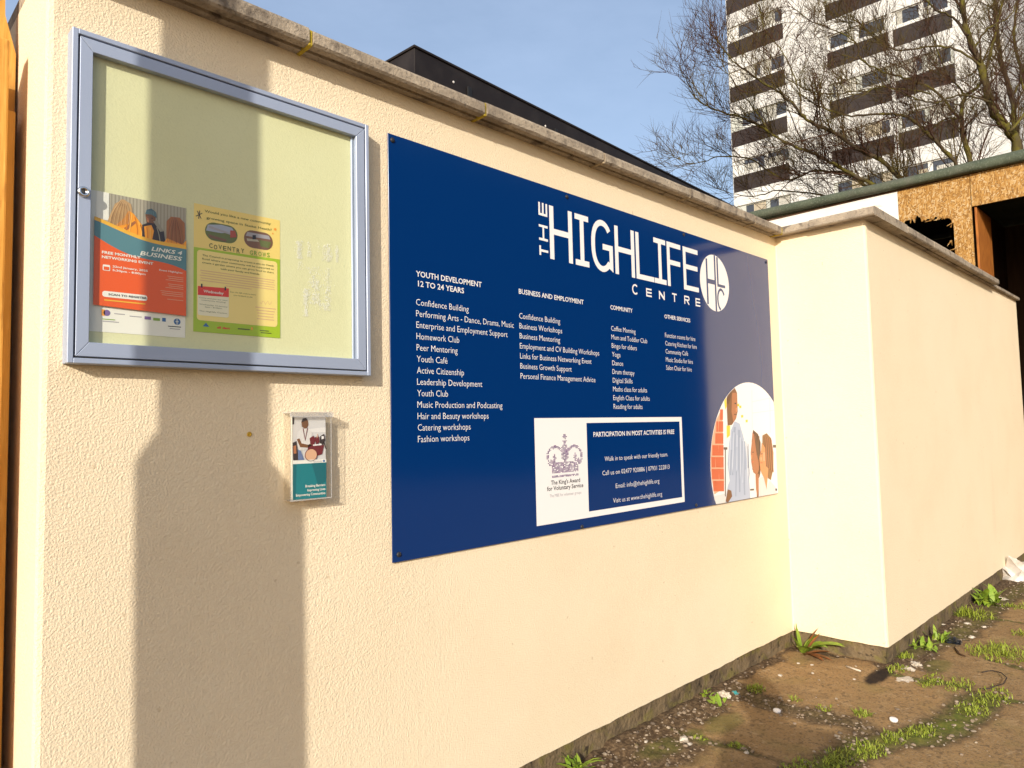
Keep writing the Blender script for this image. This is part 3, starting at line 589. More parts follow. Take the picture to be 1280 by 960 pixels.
# rolled felt edge
prf = [(-0.024, 0.0), (-0.062, 0.012), (-0.078, 0.05), (-0.075, 0.09), (-0.055, 0.135), (-0.02, 0.165), (0.05, 0.178), (0.3, 0.185), (0.3, 0.175), (-0.019, 0.160)]
rings = []; bm = bmesh.new()
yy = list(np.arange(-1.22, 2.83, 0.06))
for y in yy:
    w1 = (vnoise(np.array([y*2.3]), np.array([1.7]))[0]-0.5)*0.016; w2 = (vnoise(np.array([y*1.1+7]), np.array([2.7]))[0]-0.5)*0.02
    lap = 0.006 if (y+1.25) % 1.0 < 0.07 else 0
    rings.append([bm.verts.new((XG+a+(w1-lap if a < 0 else 0), y, zt_+z*0.62+0.006+(w2 if z > 0.03 else 0)+0.018*y-0.01)) for a, z in prf])
for a, b in zip(rings, rings[1:]):
    for k in range(len(prf)): bm.faces.new((a[k], a[(k+1) % len(prf)], b[(k+1) % len(prf)], b[k]))
bm.faces.new(rings[0]); bm.faces.new(rings[-1][::-1]); bmesh.ops.recalc_face_normals(bm, faces=bm.faces[:])
obj('felt_roof_edge', bm, M['felt'], shed, smooth=True)

# ------------------------------------------------------------------ timber posts by the wall end
gp = thing('timber_gate_post', 'orange sawn timber gate post standing beside the left end of the cream wall', 'post', (0.20, 0.22, 0))
bm = bmesh.new(); box(bm, -0.10, 0.290, 0.150, 0.195, 0, 0.866+CAMZ, 0.004); obj('front_board', bm, M['wood_post'], gp)
bm = bmesh.new(); box(bm, 0.19, 0.312, 0.2, 0.27, 0, 1.9, 0.004); obj('post', bm, M['wood_post'], gp)
bm = bmesh.new()
prism(bm, [Vector(p) for p in ((-0.1, 0.275, 0), (0.322, 0.275, 0), (0.322, 0.275, 0.895+CAMZ), (0.300, 0.275, 0.98+CAMZ), (0.292, 0.275, 1.30+CAMZ), (-0.1, 0.275, 1.36+CAMZ))], (0, 0.05, 0)); obj('back_board', bm, M['wood_post'], gp)

# ------------------------------------------------------------------ the blue sign
SY = -0.007
SX0, SX1, SZ0, SZ1 = 1.1649, 3.5711, -0.3656+CAMZ, 0.8585+CAMZ
sign = thing('sign_board', 'large glossy blue sign board with white lettering and activity lists on the wall', 'sign', ((SX0+SX1)/2, 0, SZ0))
bm = bmesh.new(); box(bm, SX0, SX1, SY, -0.0035, SZ0, SZ1, 0.0008, seg=1); obj('panel', bm, M['sign_blue'], sign)
bm = bmesh.new(); box(bm, SX0+0.01, SX1-0.01, -0.0034, 0.004, SZ0+0.01, SZ1-0.01); obj('spacer', bm, M['sign_edge'], sign)
def sp(px, py): p = at(px, py, 1, SY); return (p.x, p.z)
O = (0, SY, 0)
def art(): return Art(O)
# title
a = art()
tp, bp_ = (sp(686.2, 256.6)[1]+sp(871.3, 313)[1])/2, (sp(688.3, 323.6)[1]+sp(872.9, 365.5)[1])/2
def zx(zx_, top=False): px = 560+zx_/3.765; return sp(px, 290+(px-686)*0.262)[0]
sw_ = (zx(500)-zx(479))*0.94; th_ = sw_*0.95; Ht = tp-bp_
def rc(x0, x1, z0, z1, nm='sign_white', ly=1): a.rect(x0, z0, x1, z1, nm, ly)
def letH(x0, x1):
    rc(x0, x0+sw_, bp_, tp); rc(x1-sw_, x1, bp_, tp); rc(x0+sw_, x1-sw_, bp_+Ht*0.47, bp_+Ht*0.47+th_)
def letI(x0, x1):
    mid = (x0+x1)/2; rc(x0, x1, tp-th_, tp); rc(x0, x1, bp_, bp_+th_); rc(mid-sw_/2, mid+sw_/2, bp_+th_, tp-th_)
def letL(x0, x1): rc(x0, x0+sw_, bp_, tp); rc(x0+sw_, x1, bp_, bp_+th_)
def letFE(x0, x1, e):
    rc(x0, x0+sw_, bp_, tp); rc(x0+sw_, x1, tp-th_, tp); rc(x0+sw_, x1-sw_*0.25, bp_+Ht*0.49, bp_+Ht*0.49+th_)
    if e: rc(x0+sw_, x1, bp_, bp_+th_)
def flush():
    global a
    a.build('title_letter', sign); a = art()
letH(zx(478), zx(585)); flush(); letI(zx(598), zx(662)); flush()
gx0, gx1 = zx(674), zx(775); gc = (gx0+gx1)/2; gw = (gx1-gx0)/2-sw_/2; gh = Ht/2-th_/2+0.004; gm = (tp+bp_)/2
G = [(gc+gw*math.cos(R_(t))*1.0, gm+gh*math.sin(R_(t)) if abs(math.sin(R_(t))) > 2 else gm+gh*math.copysign(abs(math.sin(R_(t)))**0.8, math.sin(R_(t)))) for t in range(38, 325, 12)]
G += [(gc+gw, bp_+0.10*Ht), (gc+gw, gm-th_*0.1)]
G += [(gc+gw*0.05, gm-th_*0.1)]
a.ribbon(G, sw_, 'sign_white'); flush()
letH(zx(785), zx(877)); flush(); letL(zx(884), zx(967)); flush(); letI(zx(969), zx(1025)); flush(); letFE(zx(1031), zx(1096), False); flush(); letFE(zx(1107), zx(1177), True); flush()
# THE, running upwards
a = art(); lw = 0.0085
def strokes(ls, m_='sign_white'):
    for pts in ls: a.ribbon(pts, lw, m_)
tl, tr = sp(673.5, 285)[0], sp(684.5, 288)[0]          # letter tops face left
zT = [sp(679, y)[1] for y in (319.5, 307.5, 299.5, 283, 270, 254)]
strokes([[(tl+lw/2, zT[0]), (tl+lw/2, zT[1])]]); zm = (zT[0]+zT[1])/2; strokes([[(tl+lw, zm), (tr, zm)]]); a.build('small_title_letter', sign); a = art()
hw_ = (tl+tr)/2
strokes([[(tl, zT[2]+lw/2-0.004), (tr, zT[2]+lw/2-0.004)], [(tl, zT[3]), (tr, zT[3])], [(hw_, zT[2]+lw-0.004), (hw_, zT[3]-lw/2)]])
a.build('small_title_letter', sign); a = art()
strokes([[(tl, zT[4]+lw/2), (tr, zT[4]+lw/2)], [(tl+lw/2, zT[4]+lw), (tl+lw/2, zT[5])], [(hw_, zT[4]+lw), (hw_, zT[5])], [(tr-lw/2, zT[4]+lw), (tr-lw/2, zT[5])]])
a.build('small_title_letter', sign)
# CENTRE
a = art(); lw = 0.0066
def cz(zx_, zy_): return sp(560+zx_/3.765, 220+zy_/3.765)
cl = [(868, 890, 508, 556), (934, 953, 525, 570), (994, 1013, 538, 583), (1054, 1069, 548, 593), (1113, 1130, 560, 605), (1166, 1181, 572, 615)]
for ch, (x0, x1, y0, y1) in zip('CENTRE', cl):
    X0, Zt = cz(x0, y0); X1, Zb = cz(x1, y1); zt2, zb2 = Zt-0.002, Zb; zh = (zt2+zb2)/2; X1 = X0+0.036
    a = art()
    if ch == 'C':
        a.ribbon([((X0+X1)/2+(X1-X0)/2*math.cos(R_(t)), zh+(zt2-zb2)/2*math.sin(R_(t))) for t in range(45, 316, 15)], lw, 'sign_white')
    if ch == 'E':
        strokes([[(X0, zb2), (X0, zt2)]])
        for zz in (zb2+lw/2, zh, zt2-lw/2): strokes([[(X0+lw/2, zz), (X1, zz)]])
    if ch == 'N': a.ribbon([(X0, zb2), (X0, zt2)], lw, 'sign_white'); a.ribbon([(X1, zb2), (X1, zt2)], lw, 'sign_white'); a.poly([(X0+lw/2, zt2), (X0+lw/2, zt2-lw*2), (X1-lw/2, zb2), (X1-lw/2, zb2+lw*2)], 'sign_white')
    if ch == 'T': strokes([[(X0, zt2-lw/2), (X1, zt2-lw/2)], [((X0+X1)/2, zb2), ((X0+X1)/2, zt2-lw)]])
    if ch == 'R':
        strokes([[(X0, zb2), (X0, zt2)]]); rr = (zt2-zh)/2
        a.ribbon([(X0+lw/2, zt2-lw/2), (X1-rr*0.7, zt2-lw/2)]+[(X1-rr*0.7+rr*0.7*math.cos(R_(t)), zt2-lw/2-rr+lw/4+(rr-lw/4)*math.sin(R_(t))) for t in (60, 30, 0, -30, -60)]+[(X1-rr*0.7, zh), (X0+lw/2, zh)], lw, 'sign_white')
        a.ribbon([(X0+(X1-X0)*0.5, zh-lw/2), (X1, zb2)], lw, 'sign_white')
    a.build('centre_letter', sign)
# round emblem
a = art(); ce = sp(892.6, 352.5); el_, er_ = sp(874.9, 350)[0], sp(911, 356)[0]; et, eb = sp(890, 318.2)[1], sp(897, 389.6)[1]
rx, rz = (er_-el_)/2, (et-eb)/2; ecx, ecz = (er_+el_)/2, (et+eb)/2; rr = (rx+rz)/2
a.ell(ecx, ecz, rr, rr, 'sign_white', 1, 48)
def chordz(dx): return math.sqrt(max(0, rr*rr-dx*dx))
def bar(x0, x1, z0, z1): a.rect(ecx+x0, ecz+z0, ecx+x1, ecz+z1, 'sign_blue', 2)
bw = rr*0.105
q1, q2, q3 = -0.58*rr, -0.02*rr, 0.16*rr
bar(q1, q1+bw, -chordz(q1)*0.98, chordz(q1)*0.98); bar(q2, q2+bw, -chordz(q2)*0.995, chordz(q2+bw)*0.995)
bar(q1+bw, q2, -0.06*rr, 0.10*rr)
bar(q3, q3+bw, 0.0, chordz(q3+bw)*0.99); bar(q3, q3+0.56*rr, -0.10*rr, 0.0)
a.ribbon([(ecx+0.40*rr+0.24*rr*math.cos(R_(t)), ecz-0.55*rr+0.37*rr*math.sin(R_(t))) for t in range(30, 270, 15)], bw*0.85, 'sign_blue', 2)
a.build('round_emblem', sign)
# lists
def lines(name, heads, rows_, px0, ybase, step, ends, y_at, bold=-0.010):
    """rows set on the real board from the measured first line"""
    a = art()
    for body, hx, hy, hx1, hy1, cap in heads:
        a = art(); p0, p1 = sp(hx, hy), sp(hx1, hy1); a.text(body, p0[0], (p0[1]+p1[1])/2, cap, 'sign_white', 1, p1[0]-p0[0], bold=0.018); a.build('list_heading', sign)
    n = len(rows_); z0 = sp(px0, ybase)[1]; z1 = sp(px0+(n-1)*0.25, ybase+step*(n-1))[1]
    x0 = sp(px0, ybase)[0]; cap = (z0-z1)/(n-1)*0.60
    for i, (body, xe) in enumerate(zip(rows_, ends)):
        yb = ybase+step*i
        a = art(); a.text(body, x0, z0+(z1-z0)*i/(n-1), cap, 'sign_white', 1, sp(xe, yb+4)[0]-x0, bold=bold); a.build('list_line', sign)
lines('service_list', [('YOUTH DEVELOPMENT', 520, 347, 602, 357.5, 0.0175), ('12 TO 24 YEARS', 522.5, 358.5, 580, 366, 0.0175)],
    ['Confidence Building', 'Performing Arts - Dance, Drama, Music', 'Enterprise and Employment Support', 'Homework Club', 'Peer Mentoring', 'Youth Caf\u00e9', 'Active Citizenship', 'Leadership Development', 'Youth Club', 'Music Production and Podcasting', 'Hair and Beauty workshops', 'Catering workshops', 'Fashion workshops'],
    520, 381.3, 14.3, [500+v/4 for v in (343, 568, 537, 296, 288, 237, 320, 411, 240, 512, 443, 353, 347)], None)
lines('service_list', [('BUSINESS AND EMPLOYMENT', 648.5, 367.5, 729.5, 380, 0.0175)],
    ['Confidence Building', 'Business Workshops', 'Business Mentoring', 'Employment and CV Building Workshops', 'Links for Business Networking Event', 'Business Growth Support', 'Personal Finance Management Advice'],
    649, 398, 12.55, [500+v/4 for v in (800, 810, 800, 995, 957, 858, 977)], None)
lines('service_list', [('COMMUNITY', 763, 386.5, 790.6, 391, 0.0175)],
    ['Coffee Morning', 'Mum and Toddler Club', 'Bingo for elders', 'Yoga', 'Dance', 'Drum therapy', 'Digital Skills', 'Maths class for adults', 'English Class for adults', 'Reading for adults'],
    764, 413.2, 10.87, [740+v/5.333 for v in (290, 367, 298, 190, 208, 283, 270, 367, 385, 337)], None)
lines('service_list', [('OTHER SERVICES', 830.6, 397.8, 862.8, 403, 0.0175)],
    ['Function rooms for hire', 'Catering Kitchen for hire', 'Community Caf\u00e9', 'Music Studio for hire', 'Salon Chair for hire'],
    831.3, 421.5, 10.15, [740+v/5.333 for v in (688, 698, 640, 672, 665)], None)
# white award panel and blue contact box
a = art(); q = [sp(667.3, 523), sp(851.9, 521), sp(855.8, 627), sp(671.2, 658)]
bx0, bx1, bz0, bz1 = (q[0][0]+q[3][0])/2, (q[1][0]+q[2][0])/2, (q[2][1]+q[3][1])/2, (q[0][1]+q[1][1])/2
a.rect(bx0, bz0, bx1, bz1, 'sign_white', 1)
q = [sp(733.1, 529), sp(849.2, 526.6), sp(852.4, 621.4), sp(735.8, 639.4)]
ix0, ix1, iz0, iz1 = (q[0][0]+q[3][0])/2, (q[1][0]+q[2][0])/2, (q[2][1]+q[3][1])/2, (q[0][1]+q[1][1])/2
a.rect(ix0, iz0, ix1, iz1, 'sign_blue', 2); a.build('contact_box', sign)
a = art()
for body, x0, y0, x1, y1, cap, bo in (('PARTICIPATION IN MOST ACTIVITIES IS FREE', 741.6, 545.7, 842.6, 542.5, 0.0185, 0.018), ('Walk in to speak with our friendly team.', 755.7, 575.7, 834.6, 571, 0.0185, -0.010), ('Call us on 02477 920886 | 07931 222813', 752.8, 593.8, 836.7, 586.3, 0.0185, -0.010), ('Email: info@thehighlife.org', 769.5, 609.7, 824, 604, 0.0185, -0.010), ('Visit us at www.thehighlife.org', 766.3, 627.5, 827.4, 620.8, 0.0185, -0.010)):
    a = art(); p0, p1 = sp(x0, y0), sp(x1, y1); a.text(body, p0[0], (p0[1]+p1[1])/2, cap, 'sign_white', 3, p1[0]-p0[0], bold=bo); a.build('contact_line', sign)
# crown emblem: arches, cross, balls and band, broken up by a fine mosaic
a = art(); c0, c1 = sp(682.7, 562), sp(727.8, 560); cxm, cwd = (c0[0]+c1[0])/2, (c1[0]-c0[0]); czt, czb = sp(705, 542.5)[1], sp(705, 596)[1]; chh = czt-czb
def cq(u, v): return (cxm+u*cwd/2, czb+v*chh)      # u -1..1, v 0..1
cr2 = random.Random(2)
def inside(u, v):
    au = abs(u)
    if v < 0.06: return au < 0.74
    if v < 0.09: return False
    if v < 0.27: return au < 0.72+0.15*(v-0.09)
    if v < 0.42 and au < 0.80 and au > 0.60-0.5*(v-0.27): return True
    if v < 0.34 and au < 0.62: return True
    if au < 0.12+0.05*math.sin(v*30) and v < 0.86: return True
    if 0.56 < v < 0.70 and au < 0.2-0.6*abs(v-0.63): return True
    if 0.88 < v < 1.0 and (au < 0.05 or (0.92 < v < 0.96 and au < 0.12)): return True
    e = math.hypot((au-0.52)/0.48, (v-0.47)/0.27)      # the two arches
    if 0.74 < e < 1.0 and (v > 0.42 or au > 0.70): return True
    e2 = math.hypot((au-0.57)/0.13, (v-0.46)/0.055)
    return e2 < 1 or (abs(au-0.57) < 0.05 and 0.40 < v < 0.56)
N_U, N_V = 30, 40
for iu in range(N_U):
    for iv in range(N_V):
        u, v = -1+2*(iu+0.5)/N_U, (iv+0.5)/N_V
        if inside(u, v) and cr2.random() < 0.86:
            du, dv = 0.9/N_U*cr2.uniform(0.7, 1.05), 0.45/N_V*cr2.uniform(0.7, 1.05)
            p0 = cq(u-du, v-dv); p1 = cq(u+du, v+dv); a.rect(p0[0], p0[1], p1[0], p1[1], cr2.choice(('purple', 'purple', 'mauve')), 2)
a.build('crown_emblem', sign)
a = art()
for body, x0, y0, x1, y1, cap, ink_, bo in (("The King's Award", 688.5, 605.4, 725, 603, 0.0155, 'ink_dark', 0.02), ('for Voluntary Service', 683.7, 613.0, 729, 609.6, 0.0155, 'ink_dark', 0.02), ('The MBE for volunteer groups', 687, 621.5, 726.5, 617.5, 0.011, 'ink_grey', 0.0)):
    p0, p1 = sp(x0, y0), sp(x1, y1); a.text(body, p0[0], (p0[1]+p1[1])/2, cap, ink_, 2, p1[0]-p0[0], bold=bo); a.build('award_line', sign); a = art()
# round photograph, cut by the board's corner
a = art()
def ph(zx_, zy_): return sp(880+zx_/5.65, 470+zy_/5.65)
pA, pB, pC = ph(45, 600), ph(310, 45), ph(497, 195)
def circ(p, q, r):
    ax, ay = p; bx, by = q; cx, cy = r; d = 2*(ax*(by-cy)+bx*(cy-ay)+cx*(ay-by))
    ux = ((ax*ax+ay*ay)*(by-cy)+(bx*bx+by*by)*(cy-ay)+(cx*cx+cy*cy)*(ay-by))/d; uy = ((ax*ax+ay*ay)*(cx-bx)+(bx*bx+by*by)*(ax-cx)+(cx*cx+cy*cy)*(bx-ax))/d
    return ux, uy, math.hypot(ax-ux, ay-uy)
pcx, pcz, pcr = circ(pA, pB, pC)
def cl_(p): return (min(p[0], SX1-0.002), max(p[1], SZ0+0.002))
a.poly([cl_((pcx+pcr*math.cos(2*math.pi*k/72), pcz+pcr*math.sin(2*math.pi*k/72))) for k in range(72)], 'photo_white', 1)
def incirc(p, f=0.995):
    p = cl_(p); d = math.hypot(p[0]-pcx, p[1]-pcz)
    if d > pcr*f: p = (pcx+(p[0]-pcx)/d*pcr*f, pcz+(p[1]-pcz)/d*pcr*f)
    return cl_(p)
def dense(pts, n=5): return [(p[0]+(q[0]-p[0])*k/n, p[1]+(q[1]-p[1])*k/n) for p, q in zip(pts, pts[1:]+pts[:1]) for k in range(n)]
def pp(pts, mname, layer): a.poly([incirc(ph(*p)) for p in dense(pts)], mname, layer)
pp([(128, 225), (135, 560), (142, 740), (130, 800), (72, 836), (52, 720), (45, 600), (55, 450), (85, 310)], 'brick_mortar', 2)
for r_ in range(7):
    y0 = 236+r_*84
    for (x0, x1) in (((20, 98), (103, 133)) if r_ % 2 else ((20, 74), (79, 133))):
        lf = {0: 112, 1: 86, 2: 70, 3: 58, 4: 50, 5: 52, 6: 62}[r_]
        xx0 = max(x0, lf)
        if xx0 < x1-6: pp([(xx0, y0), (x1+r_*1.2, y0), (x1+r_*1.2, y0+74), (xx0+(3 if r_ > 3 else -2), y0+74)], 'brick_red', 3)
pp([(60, 850), (150, 830), (165, 890), (85, 905)], 'photo_shadow', 2)
pp([(165, 110), (215, 82), (232, 120), (236, 250), (225, 300), (195, 345), (165, 350), (160, 240), (158, 160)], 'skin_deep', 4)
pp([(196, 120), (228, 118), (233, 200), (228, 285), (205, 330), (192, 250)], 'skin_mid', 5)
pp([(160, 100), (200, 82), (190, 140), (172, 200), (160, 190)], 'hair_dark', 5)
pp([(158, 350), (184, 350), (182, 420), (160, 440)], 'yellow_spot', 2); pp([(140, 170), (156, 150), (160, 215), (150, 240)], 'yellow_spot', 2)
for x, y in ((255, 218), (268, 285), (300, 318), (240, 205)): pp([(x-8, y-8), (x+8, y-10), (x+8, y+8), (x-6, y+10)], 'yellow_spot', 2)
pp([(215, 320), (250, 335), (275, 420), (292, 500), (302, 640), (320, 760), (326, 865), (150, 900), (165, 780), (180, 740), (165, 620), (175, 480), (190, 380)], 'shirt_blue', 4)
for x0, y0, x1, y1, wv in ((215, 360, 200, 700, 8), (245, 380, 250, 820, 9), (270, 460, 285, 840, 8), (190, 520, 185, 700, 6), (230, 500, 222, 850, 6)): pp([(x0-wv, y0), (x0+wv, y0), (x1+wv*0.6, y1), (x1-wv*0.6, y1)], 'shirt_fold', 5)
pp([(150, 885), (165, 800), (190, 810), (196, 850), (166, 896)], 'skin_deep', 6)
pp([(345, 380), (380, 410), (398, 470), (396, 690), (388, 720), (384, 860), (372, 860), (366, 700), (340, 660), (335, 460)], 'hair_dark', 4)
pp([(340, 400), (362, 420), (384, 520), (386, 660), (372, 700), (346, 680), (332, 610), (328, 540), (334, 480)], 'skin_mid', 5)
pp([(362, 700), (384, 690), (384, 790), (376, 860), (366, 800)], 'skin_mid', 5)
pp([(410, 420), (440, 404), (472, 440), (488, 540), (488, 650), (470, 735), (448, 720), (440, 540), (410, 480)], 'hair_brown', 6)
pp([(405, 470), (436, 520), (456, 590), (448, 690), (440, 800), (420, 720), (395, 665), (388, 580), (400, 520)], 'skin_tan', 7)
pp([(384, 720), (420, 712), (440, 800), (462, 738), (500, 780), (516, 838), (384, 862)], 'shirt_pink', 5)
for pts in ([(138, 503), (164, 503), (164, 520), (138, 520)], [(146, 520), (153, 520), (153, 850), (146, 850)], [(306, 495), (313, 495), (316, 650), (309, 650)], [(486, 486), (512, 486), (512, 506), (486, 506)], [(325, 797), (352, 795), (352, 808), (325, 810)]): pp(pts, 'rail_dark', 3)
for pts in ([(462, 150), (466, 150), (470, 400), (466, 400)], [(340, 180), (480, 150), (480, 154), (340, 184)], [(340, 260), (490, 240), (490, 244), (340, 264)], [(335, 100), (339, 100), (342, 370), (338, 370)]): pp(pts, 'photo_shadow', 2)
for x, y, w_, h_, m_, ly in ((384+14, 548, 12, 5, 'ink_dark', 8), (352-14, 536, 10, 5, 'ink_dark', 6), (394, 610, 16, 6, 'brick_red', 8), (334, 604, 14, 6, 'brick_red', 6), (396, 575, 7, 22, 'skin_pale', 8), (330, 560, 7, 24, 'skin_tan', 6), (416, 540, 8, 60, 'skin_pale', 8), (213, 190, 12, 8, 'ink_dark', 6), (222, 225, 8, 28, 'skin_tan', 6), (210, 268, 18, 7, 'hair_dark', 6)): pp([(x, y), (x+w_, y-1), (x+w_, y+h_), (x, y+h_)], m_, ly)
hs = random.Random(6)
for k in range(11):
    f = k/10; x0, x1 = 425+45*f, 436+50*f; pp([(x0, 425+25*f), (x0+4, 425+25*f), (x1+3, 640+40*f), (x1-2, 640+40*f)], ('hair_dark', 'skin_mid', 'hair_brown')[k % 3], 8+0.1*k)
for k in range(7):
    f = k/6; x0, x1 = 350+34*f, 372+22*f; pp([(x0, 398+25*f), (x0+4, 400+25*f), (x1+3, 560+90*f), (x1-1, 560+90*f)], ('ink_dark', 'hair_brown')[k % 2], 6+0.1*k)
for k in range(12):
    x0 = 185+11*k; x1 = 170+13*k+hs.uniform(-6, 6); y0 = 380+9*k; pp([(x0, y0), (x0+5, y0), (x1+6, y0+hs.uniform(180, 330)), (x1, y0+hs.uniform(180, 330))], ('shirt_light', 'shirt_fold')[k % 2], 5.2+0.05*k)
for pts in ([(400, 730), (408, 728), (412, 850), (404, 852)], [(470, 760), (476, 760), (486, 840), (478, 842)], [(440, 805), (446, 800), (440, 850), (434, 852)]): pp(pts, 'photo_shadow', 6)
a.build('round_photo', sign)
for x, z in ((1.180, SZ1-0.018), (1.951, SZ1-0.017), (2.746, SZ1-0.014), (3.550, SZ1-0.017), (1.185, SZ0+0.021), (1.985, SZ0+0.008), (2.765, SZ0+0.014), (3.545, SZ0+0.022)):
    bm = bmesh.new(); lathe(bm, [(0.0075, 0), (0.0075, 0.002), (0.0055, 0.0042), (0.002, 0.005)], 14, Matrix.Translation((x, SY-0.0002, z)) @ Matrix.Rotation(R_(90), 4, 'X')); obj('screw', bm, M['sign_edge'], sign, True)

# ------------------------------------------------------------------ the glazed notice board
ND = 0.038
def nb(px, py, y=-ND): p = at(px, py, 1, y); return (p.x, p.z)
q = [nb(93, 33.5), nb(461.5, 156.5), nb(463.5, 469.5), nb(81.5, 453.5)]
nx0, nx1, nz0, nz1 = (q[0][0]+q[3][0])/2, (q[1][0]+q[2][0])/2, (q[2][1]+q[3][1])/2, (q[0][1]+q[1][1])/2
q = [nb(118, 64), nb(446, 171), nb(447, 449), nb(110, 427)]
vx0, vx1, vz0, vz1 = (q[0][0]+q[3][0])/2, (q[1][0]+q[2][0])/2, (q[2][1]+q[3][1])/2, (q[0][1]+q[1][1])/2
board = thing('notice_board', 'lockable aluminium framed notice board with glazed door at the left end of the cream wall', 'notice board', ((nx0+nx1)/2, 0, nz0))
RIM = 0.011
bm = bmesh.new()
for x0, x1, z0, z1 in ((nx0, nx0+RIM, nz0, nz1), (nx1-RIM, nx1, nz0, nz1), (nx0+RIM, nx1-RIM, nz0, nz0+RIM), (nx0+RIM, nx1-RIM, nz1-RIM, nz1)):
    box(bm, x0, x1, -ND, 0.006, z0, z1, 0.0012, seg=1)
obj('case_rim', bm, M['alu'], board)
bm = bmesh.new(); box(bm, nx0+RIM-0.001, nx1-RIM+0.001, -0.030, 0.004, nz0+RIM-0.001, nz1-RIM+0.001)
bm.normal_update()
for f in [f for f in bm.faces if f.normal.y < -0.5]: bm.faces.remove(f)
obj('gasket', bm, M['black'], board)
bm = bmesh.new(); box(bm, vx0-0.03, vx1+0.03, -0.0190, -0.0160, vz0-0.03, vz1+0.03); obj('backing', bm, M['backing'], board)
GAP = 0.0035
fx0, fx1, fz0, fz1 = nx0+RIM+GAP, nx1-RIM-GAP, nz0+RIM+GAP, nz1-RIM-GAP
def mitre(name, o1, o2, i2, i1):
    """one mitred door rail with a bevelled inner lip; o = outer corners, i = inner corners"""
    bm = bmesh.new(); yf = -ND+0.0005
    A = [Vector((p[0], yf, p[1])) for p in (o1, o2, i2, i1)]
    e = 0.0004; c = sum(A, Vector())/4
    A = [p+(c-p).normalized()*e for p in A]
    Bk = [Vector((p.x, -0.0215, p.z)) for p in A]
    va = [bm.verts.new(p) for p in A]; vb = [bm.verts.new(p) for p in Bk]
    bm.faces.new(va); bm.faces.new(vb[::-1])
    for i in range(4): bm.faces.new((va[i], vb[i], vb[(i+1) % 4], va[(i+1) % 4]))
    bmesh.ops.recalc_face_normals(bm, faces=bm.faces[:])
    es = [e_ for e_ in bm.edges if all(abs(v.co.y-yf) < 1e-6 for v in e_.verts)]
    bmesh.ops.bevel(bm, geom=[es[0], es[2]] if False else es, offset=0.0009, segments=1, affect='EDGES')
    return obj(name, bm, M['alu'], board)
oc = [(fx0, fz0), (fx1, fz0), (fx1, fz1), (fx0, fz1)]; ic = [(vx0, vz0), (vx1, vz0), (vx1, vz1), (vx0, vz1)]
for i in range(4): j = (i+1) % 4; mitre('door_rail', oc[i], oc[j], ic[j], ic[i])
bm = bmesh.new()
for x0, x1, z0, z1 in ((vx1-0.008, vx1-0.0015, vz0, vz1),): box(bm, x0, x1, -0.0245, -0.0192, z0, z1, 0.001, seg=1)
obj('glazing_bead', bm, M['alu'], board)
bm = bmesh.new(); vs = [bm.verts.new(p) for p in ((vx0-0.006, -0.0285, vz0-0.006), (vx1+0.006, -0.0285, vz0-0.006), (vx1+0.006, -0.0285, vz1+0.006), (vx0-0.006, -0.0285, vz1+0.006))]; bm.faces.new(vs); obj('door_glass', bm, M['glass'], board)
lk = nb(104.5, 240, -ND)
ML = Matrix.Translation((lk[0], -ND+0.0004, lk[1])) @ Matrix.Rotation(R_(90), 4, 'X')
bm = bmesh.new(); lathe(bm, [(0.0115, 0), (0.0115, 0.003), (0.0095, 0.0065), (0.006, 0.0068), (0.0058, 0.0055)], 24, ML); lk_ = obj('lock', bm, M['chrome'], board, True)
bm = bmesh.new(); box(bm, lk[0]-0.0012, lk[0]+0.0012, -ND-0.0062, -ND-0.0050, lk[1]-0.0042, lk[1]+0.0042); obj('keyhole', bm, M['black'], lk_)
# dried adhesive on the backing
a = Art((0, -0.0192, 0)); ar = random.Random(9)
def rp(zx_, zy_): return nb(230+zx_/5.055, 240+zy_/5.055, -0.0192)
for x, y, h, wv, dn in ((725, 310, 110, 34, 0.75), (788, 315, 95, 22, 0.4), (848, 320, 60, 10, 0.3), (905, 330, 110, 50, 0.55), (965, 340, 110, 20, 0.6), (735, 440, 60, 30, 0.2), (820, 470, 110, 60, 0.22), (905, 480, 110, 40, 0.25), (830, 560, 150, 55, 0.55), (768, 610, 175, 28, 0.85), (905, 590, 160, 36, 0.4), (880, 700, 50, 60, 0.35)):
    for k in range(int(dn*wv*h/12)):
        px, py = x+ar.gauss(0, wv*0.33), y+ar.uniform(0, h); p = rp(px, py); s1, s2 = ar.uniform(0.0003, 0.0009), ar.uniform(0.0006, 0.0026)
        a.poly([(p[0]-s1, p[1]-s2*0.6), (p[0]+s1*0.6, p[1]-s2), (p[0]+s1, p[1]+s2*0.7), (p[0]-s1*0.5, p[1]+s2)], 'residue', 1+0.07*(k % 40))
a.build('adhesive_residue', board)

# ------------------------------------------------------------------ posters pinned inside
PY = -0.0196
def pq(px, py): return nb(px, py, PY)
def poster(name, label, px_tl, px_tr, px_br, px_bl, tilt=0.0):
    q = [pq(*p) for p in (px_tl, px_tr, px_br, px_bl)]
    x0, x1 = (q[0][0]+q[3][0])/2, (q[1][0]+q[2][0])/2; z0, z1 = (q[2][1]+q[3][1])/2, (q[0][1]+q[1][1])/2
    zl = 0.297; xw = 0.21; cx = x1-xw/2; cz_ = (z0+z1)/2
    t = thing(name, label, 'poster', (cx, PY, z0))
    ca, sa = math.cos(tilt), math.sin(tilt)
    o = Vector((cx, PY, cz_)) - Vector((ca, 0, sa))*(xw/2) - Vector((-sa, 0, ca))*(zl/2)
    return t, (lambda: Art(o, ux=(ca, 0, sa), uz=(-sa, 0, ca))), xw, zl
p1, A1, PW, PH = poster('poster', 'orange and teal networking event poster with three people in a photo, inside the notice board', (115, 240), (232, 260), (232, 420), (115, 414), 0.0)
def U(u, v): return ((0.114+0.886*u)*PW, (1-v)*PH)       # u from the left, v from the top
